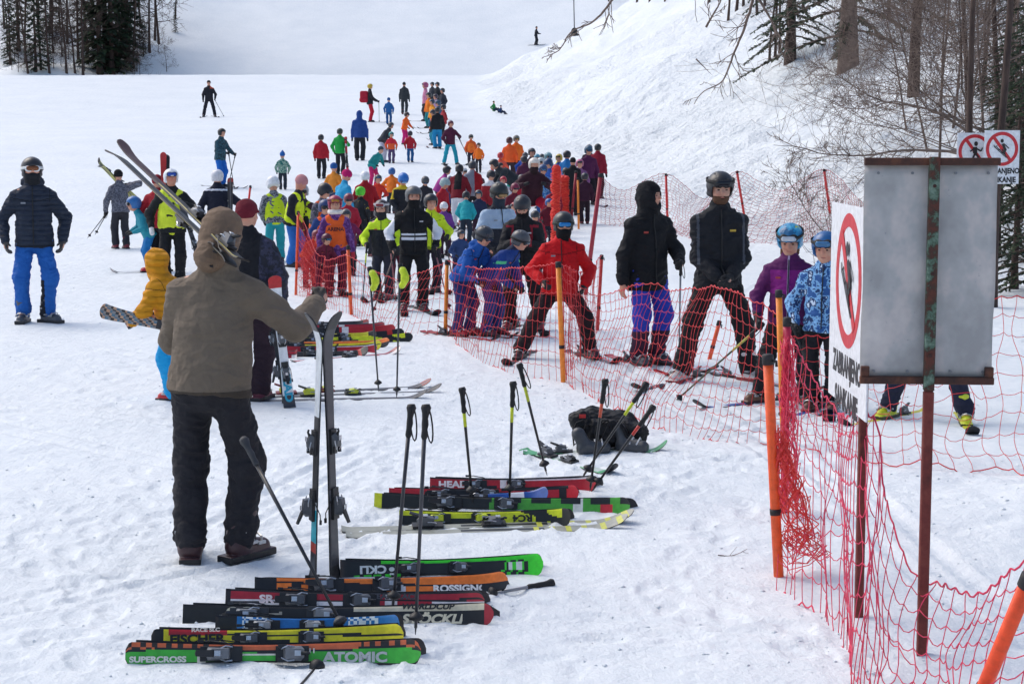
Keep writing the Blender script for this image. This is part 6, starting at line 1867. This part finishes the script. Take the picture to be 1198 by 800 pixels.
pole_px((708, 443), (690, 575), 'black pole with orange bands left of the crossing poles', dtip=at(690, 580).y, accent='c8563a')
pole_px((757, 447), (680, 560), 'yellow necked black pole leaning right over the backpack', dtip=at(680, 568).y, accent='c8d42a')
pole_px((765, 474), (692, 575), 'red banded pole leaning furthest right with a hanging strap', dtip=at(692, 582).y, accent='c8382e')
pole_px((432, 312), (443, 458), 'left pole with a neon yellow hand guard', shaft='3a3c42', guard='c8dc22', strap=False)
pole_px((468, 308), (464, 466), 'right pole with a neon yellow hand guard', shaft='3a3c42', guard='c8dc22', strap=False)
hw = I_W['hands'][1]
for k, (px, py) in enumerate(((102, 279), (111, 275))):
    make_pole(hw + Vector((.05, 0, .06)), at_depth(px, py, yw - .3), ('lower' if k == 0 else 'upper') + ' ski pole trailing from the hand of the speckled jacket')

# ------------------------------------------------------------------ backpack with boots
bp = at(715, 524)
root = thing('backpack', 'black backpack lying with ski boots beside the net', 'backpack', bp)
S = SDF()
S.box((-.02, .06, .13), (.20, .12, .125), np.array(Matrix.Rotation(.12, 3, 'Y')), .09, .03); S.box((.12, -.03, .10), (.12, .09, .095), np.array(Matrix.Rotation(.3, 3, 'Y')), .06, .02)
S.box((-.20, .0, .16), (.07, .10, .10), np.array(Matrix.Rotation(-.4, 3, 'Y')), .05, .015); S.box((-.06, -.08, .12), (.10, .05, .09), None, .04, .012)
v, f = S.mesh(.0065, fold=.011, ffreq=13)
mk('bag', v, f, [fabric('1b1b1e', .6)], root)
b = MB(); b.box((-.20, -.105, .235), (.022, .004, .012), ch=.2); b.make('red_label', [plastic('c42a28', .5)], root)
b = MB()
for k in range(3):
    pts = [(-.22 + .15 * k + .05 * sin(i * .9), -.13 - .05 * sin(i / 9 * pi), .02 + .2 * abs(sin(i * .5 + k))) for i in range(10)]
    b.tube(pts, .007, 5)
b.make('strap', [fabric('17171a', .8)], root, True)
for k, (x, y_, yw_) in enumerate(((-.13, -.20, .3), (.13, -.17, -.5))):
    p = bp + Vector((x, y_, 0)); p.z = tz(p.x, p.y)
    r2 = thing('ski_boot', ('left' if k == 0 else 'right') + ' grey and black ski boot dropped before the black backpack', 'ski boot', p, yw_)
    S = SDF(); S.box((0, 0, .025), (.11, .040, .025), None, .012, .01); S.cap((-.07, 0, .05), (.08, 0, .04), .042, .036, .02); S.cap((-.06, 0, .06), (-.10, .02, .13), .042, .046, .02)
    v, f = S.mesh(.007); mk('shell', v, f, [plastic('3a3d42', .35)], r2)
    b = MB()
    for j in range(3): b.tube([(-.05 + .05 * j, -.042, .05), (-.04 + .05 * j, 0, .092), (-.05 + .05 * j, .042, .05)], .006, 5)
    b.make('buckle', [plastic('c0c4c8', .3, .6)], r2, True)

# ------------------------------------------------------------------ small things in hands and on backs
m_ = (I_F['hands'][0] + I_F['hands'][1]) / 2
fd = I_F['fwd']
root = thing('phone', 'dark phone held up by the man in red trimmed jacket', 'phone', mat=frame(m_ + Vector((0, 0, .05)) + fd * .02, Vector((1, 0, 0)), Vector((0, -.5, .8))))
b = MB(); b.box((0, 0, 0), (.036, .072, .0045), ch=.4); b.make('case', [plastic('141417', .3)], root)
b = MB(); b.box((0, 0, -.0052), (.032, .066, .0006), ch=.2); b.make('screen', [plastic('1c2024', .1)], root)
def pack(I, col, label, s=1.0):
    H = I['H']; q = (I['SM'] + I['P0']) / 2 - I['fwd'] * .15 * H
    root = thing('backpack', label, 'backpack', q)
    S = SDF(); S.box((0, 0, 0), (.11 * s * H, .06 * H, .15 * s * H), None, .05 * H, .02); S.cap((-.06 * H, -.0, -.08 * H), (.06 * H, 0, -.08 * H), .07 * H, None, .03)
    v, f = S.mesh(.02); mk('bag', v, f, [fabric(col, .7)], root)
pack(I_K, 'b01c34', 'red backpack on the skier in red trousers')
# paw print on the lime vest, lettering on the orange bib
def on_chest(I, zf, out):
    H = I['H']
    return Matrix.Translation(Vector((0, -out * H, zf * H)))
M0 = on_chest(I_P, .64, .103)
b = MB()
def disc(cx, cz, rx, rz, n=14):
    b.add([(cx + rx * cos(2 * pi * i / n), 0, cz + rz * sin(2 * pi * i / n)) for i in range(n)] + [(cx + rx * cos(2 * pi * i / n), .012, cz + rz * sin(2 * pi * i / n)) for i in range(n)], [tuple(range(n))] + [(i, i + n, (i + 1) % n + n, (i + 1) % n) for i in range(n)])
q = I_P['H'] * .018
disc(0, -q, q * 1.7, q * 1.3)
for x, z in ((-2.3, .8), (-.9, 2.0), (.9, 2.0), (2.3, .8)): disc(x * q, z * q, q * .7, q * .95)
o = b.make('paw_print', [plastic('1c2018', .6)], I_P['root']); o.matrix_local = M0
text_mesh('ARENA', I_G['H'] * .05, plastic('4a1c20', .6), ext=.004, bold=.03, parent=I_G['root'], M=on_chest(I_G, .655, .108) @ Matrix.Rotation(pi / 2, 4, 'X'))
# hanger of the drag lift
top = at_depth(671, -12, 120); bot = at_depth(672, 33, 120)
root = thing('lift_hanger', 'dark drag lift hanger dangling above the bank crest', 'lift hanger', bot)
b = MB(); b.tube([(0, 0, 0), tuple(top - bot)], .035, 5); b.make('cord', [plastic('3a3c40', .5)], root, True)
S = SDF(); S.ell((0, 0, -.25), (.22, .15, .28), None, .05); S.cap((-.3, 0, -.5), (.3, 0, -.45), .06, None, .08)
v, f = S.mesh(.05); mk('grab_bar', v, f, [plastic('202226', .6)], root)
# dead twig on the snow
branch('thin dark twig lying on the snow left of the bunched net', [(840, 649), (852, 650), (862, 648), (874, 642)], at(855, 650).y, .0035, 15, 3, .06, name='twig', kid=0, minr=.0015)
for q in PEOPLE: print('PERSON', q)
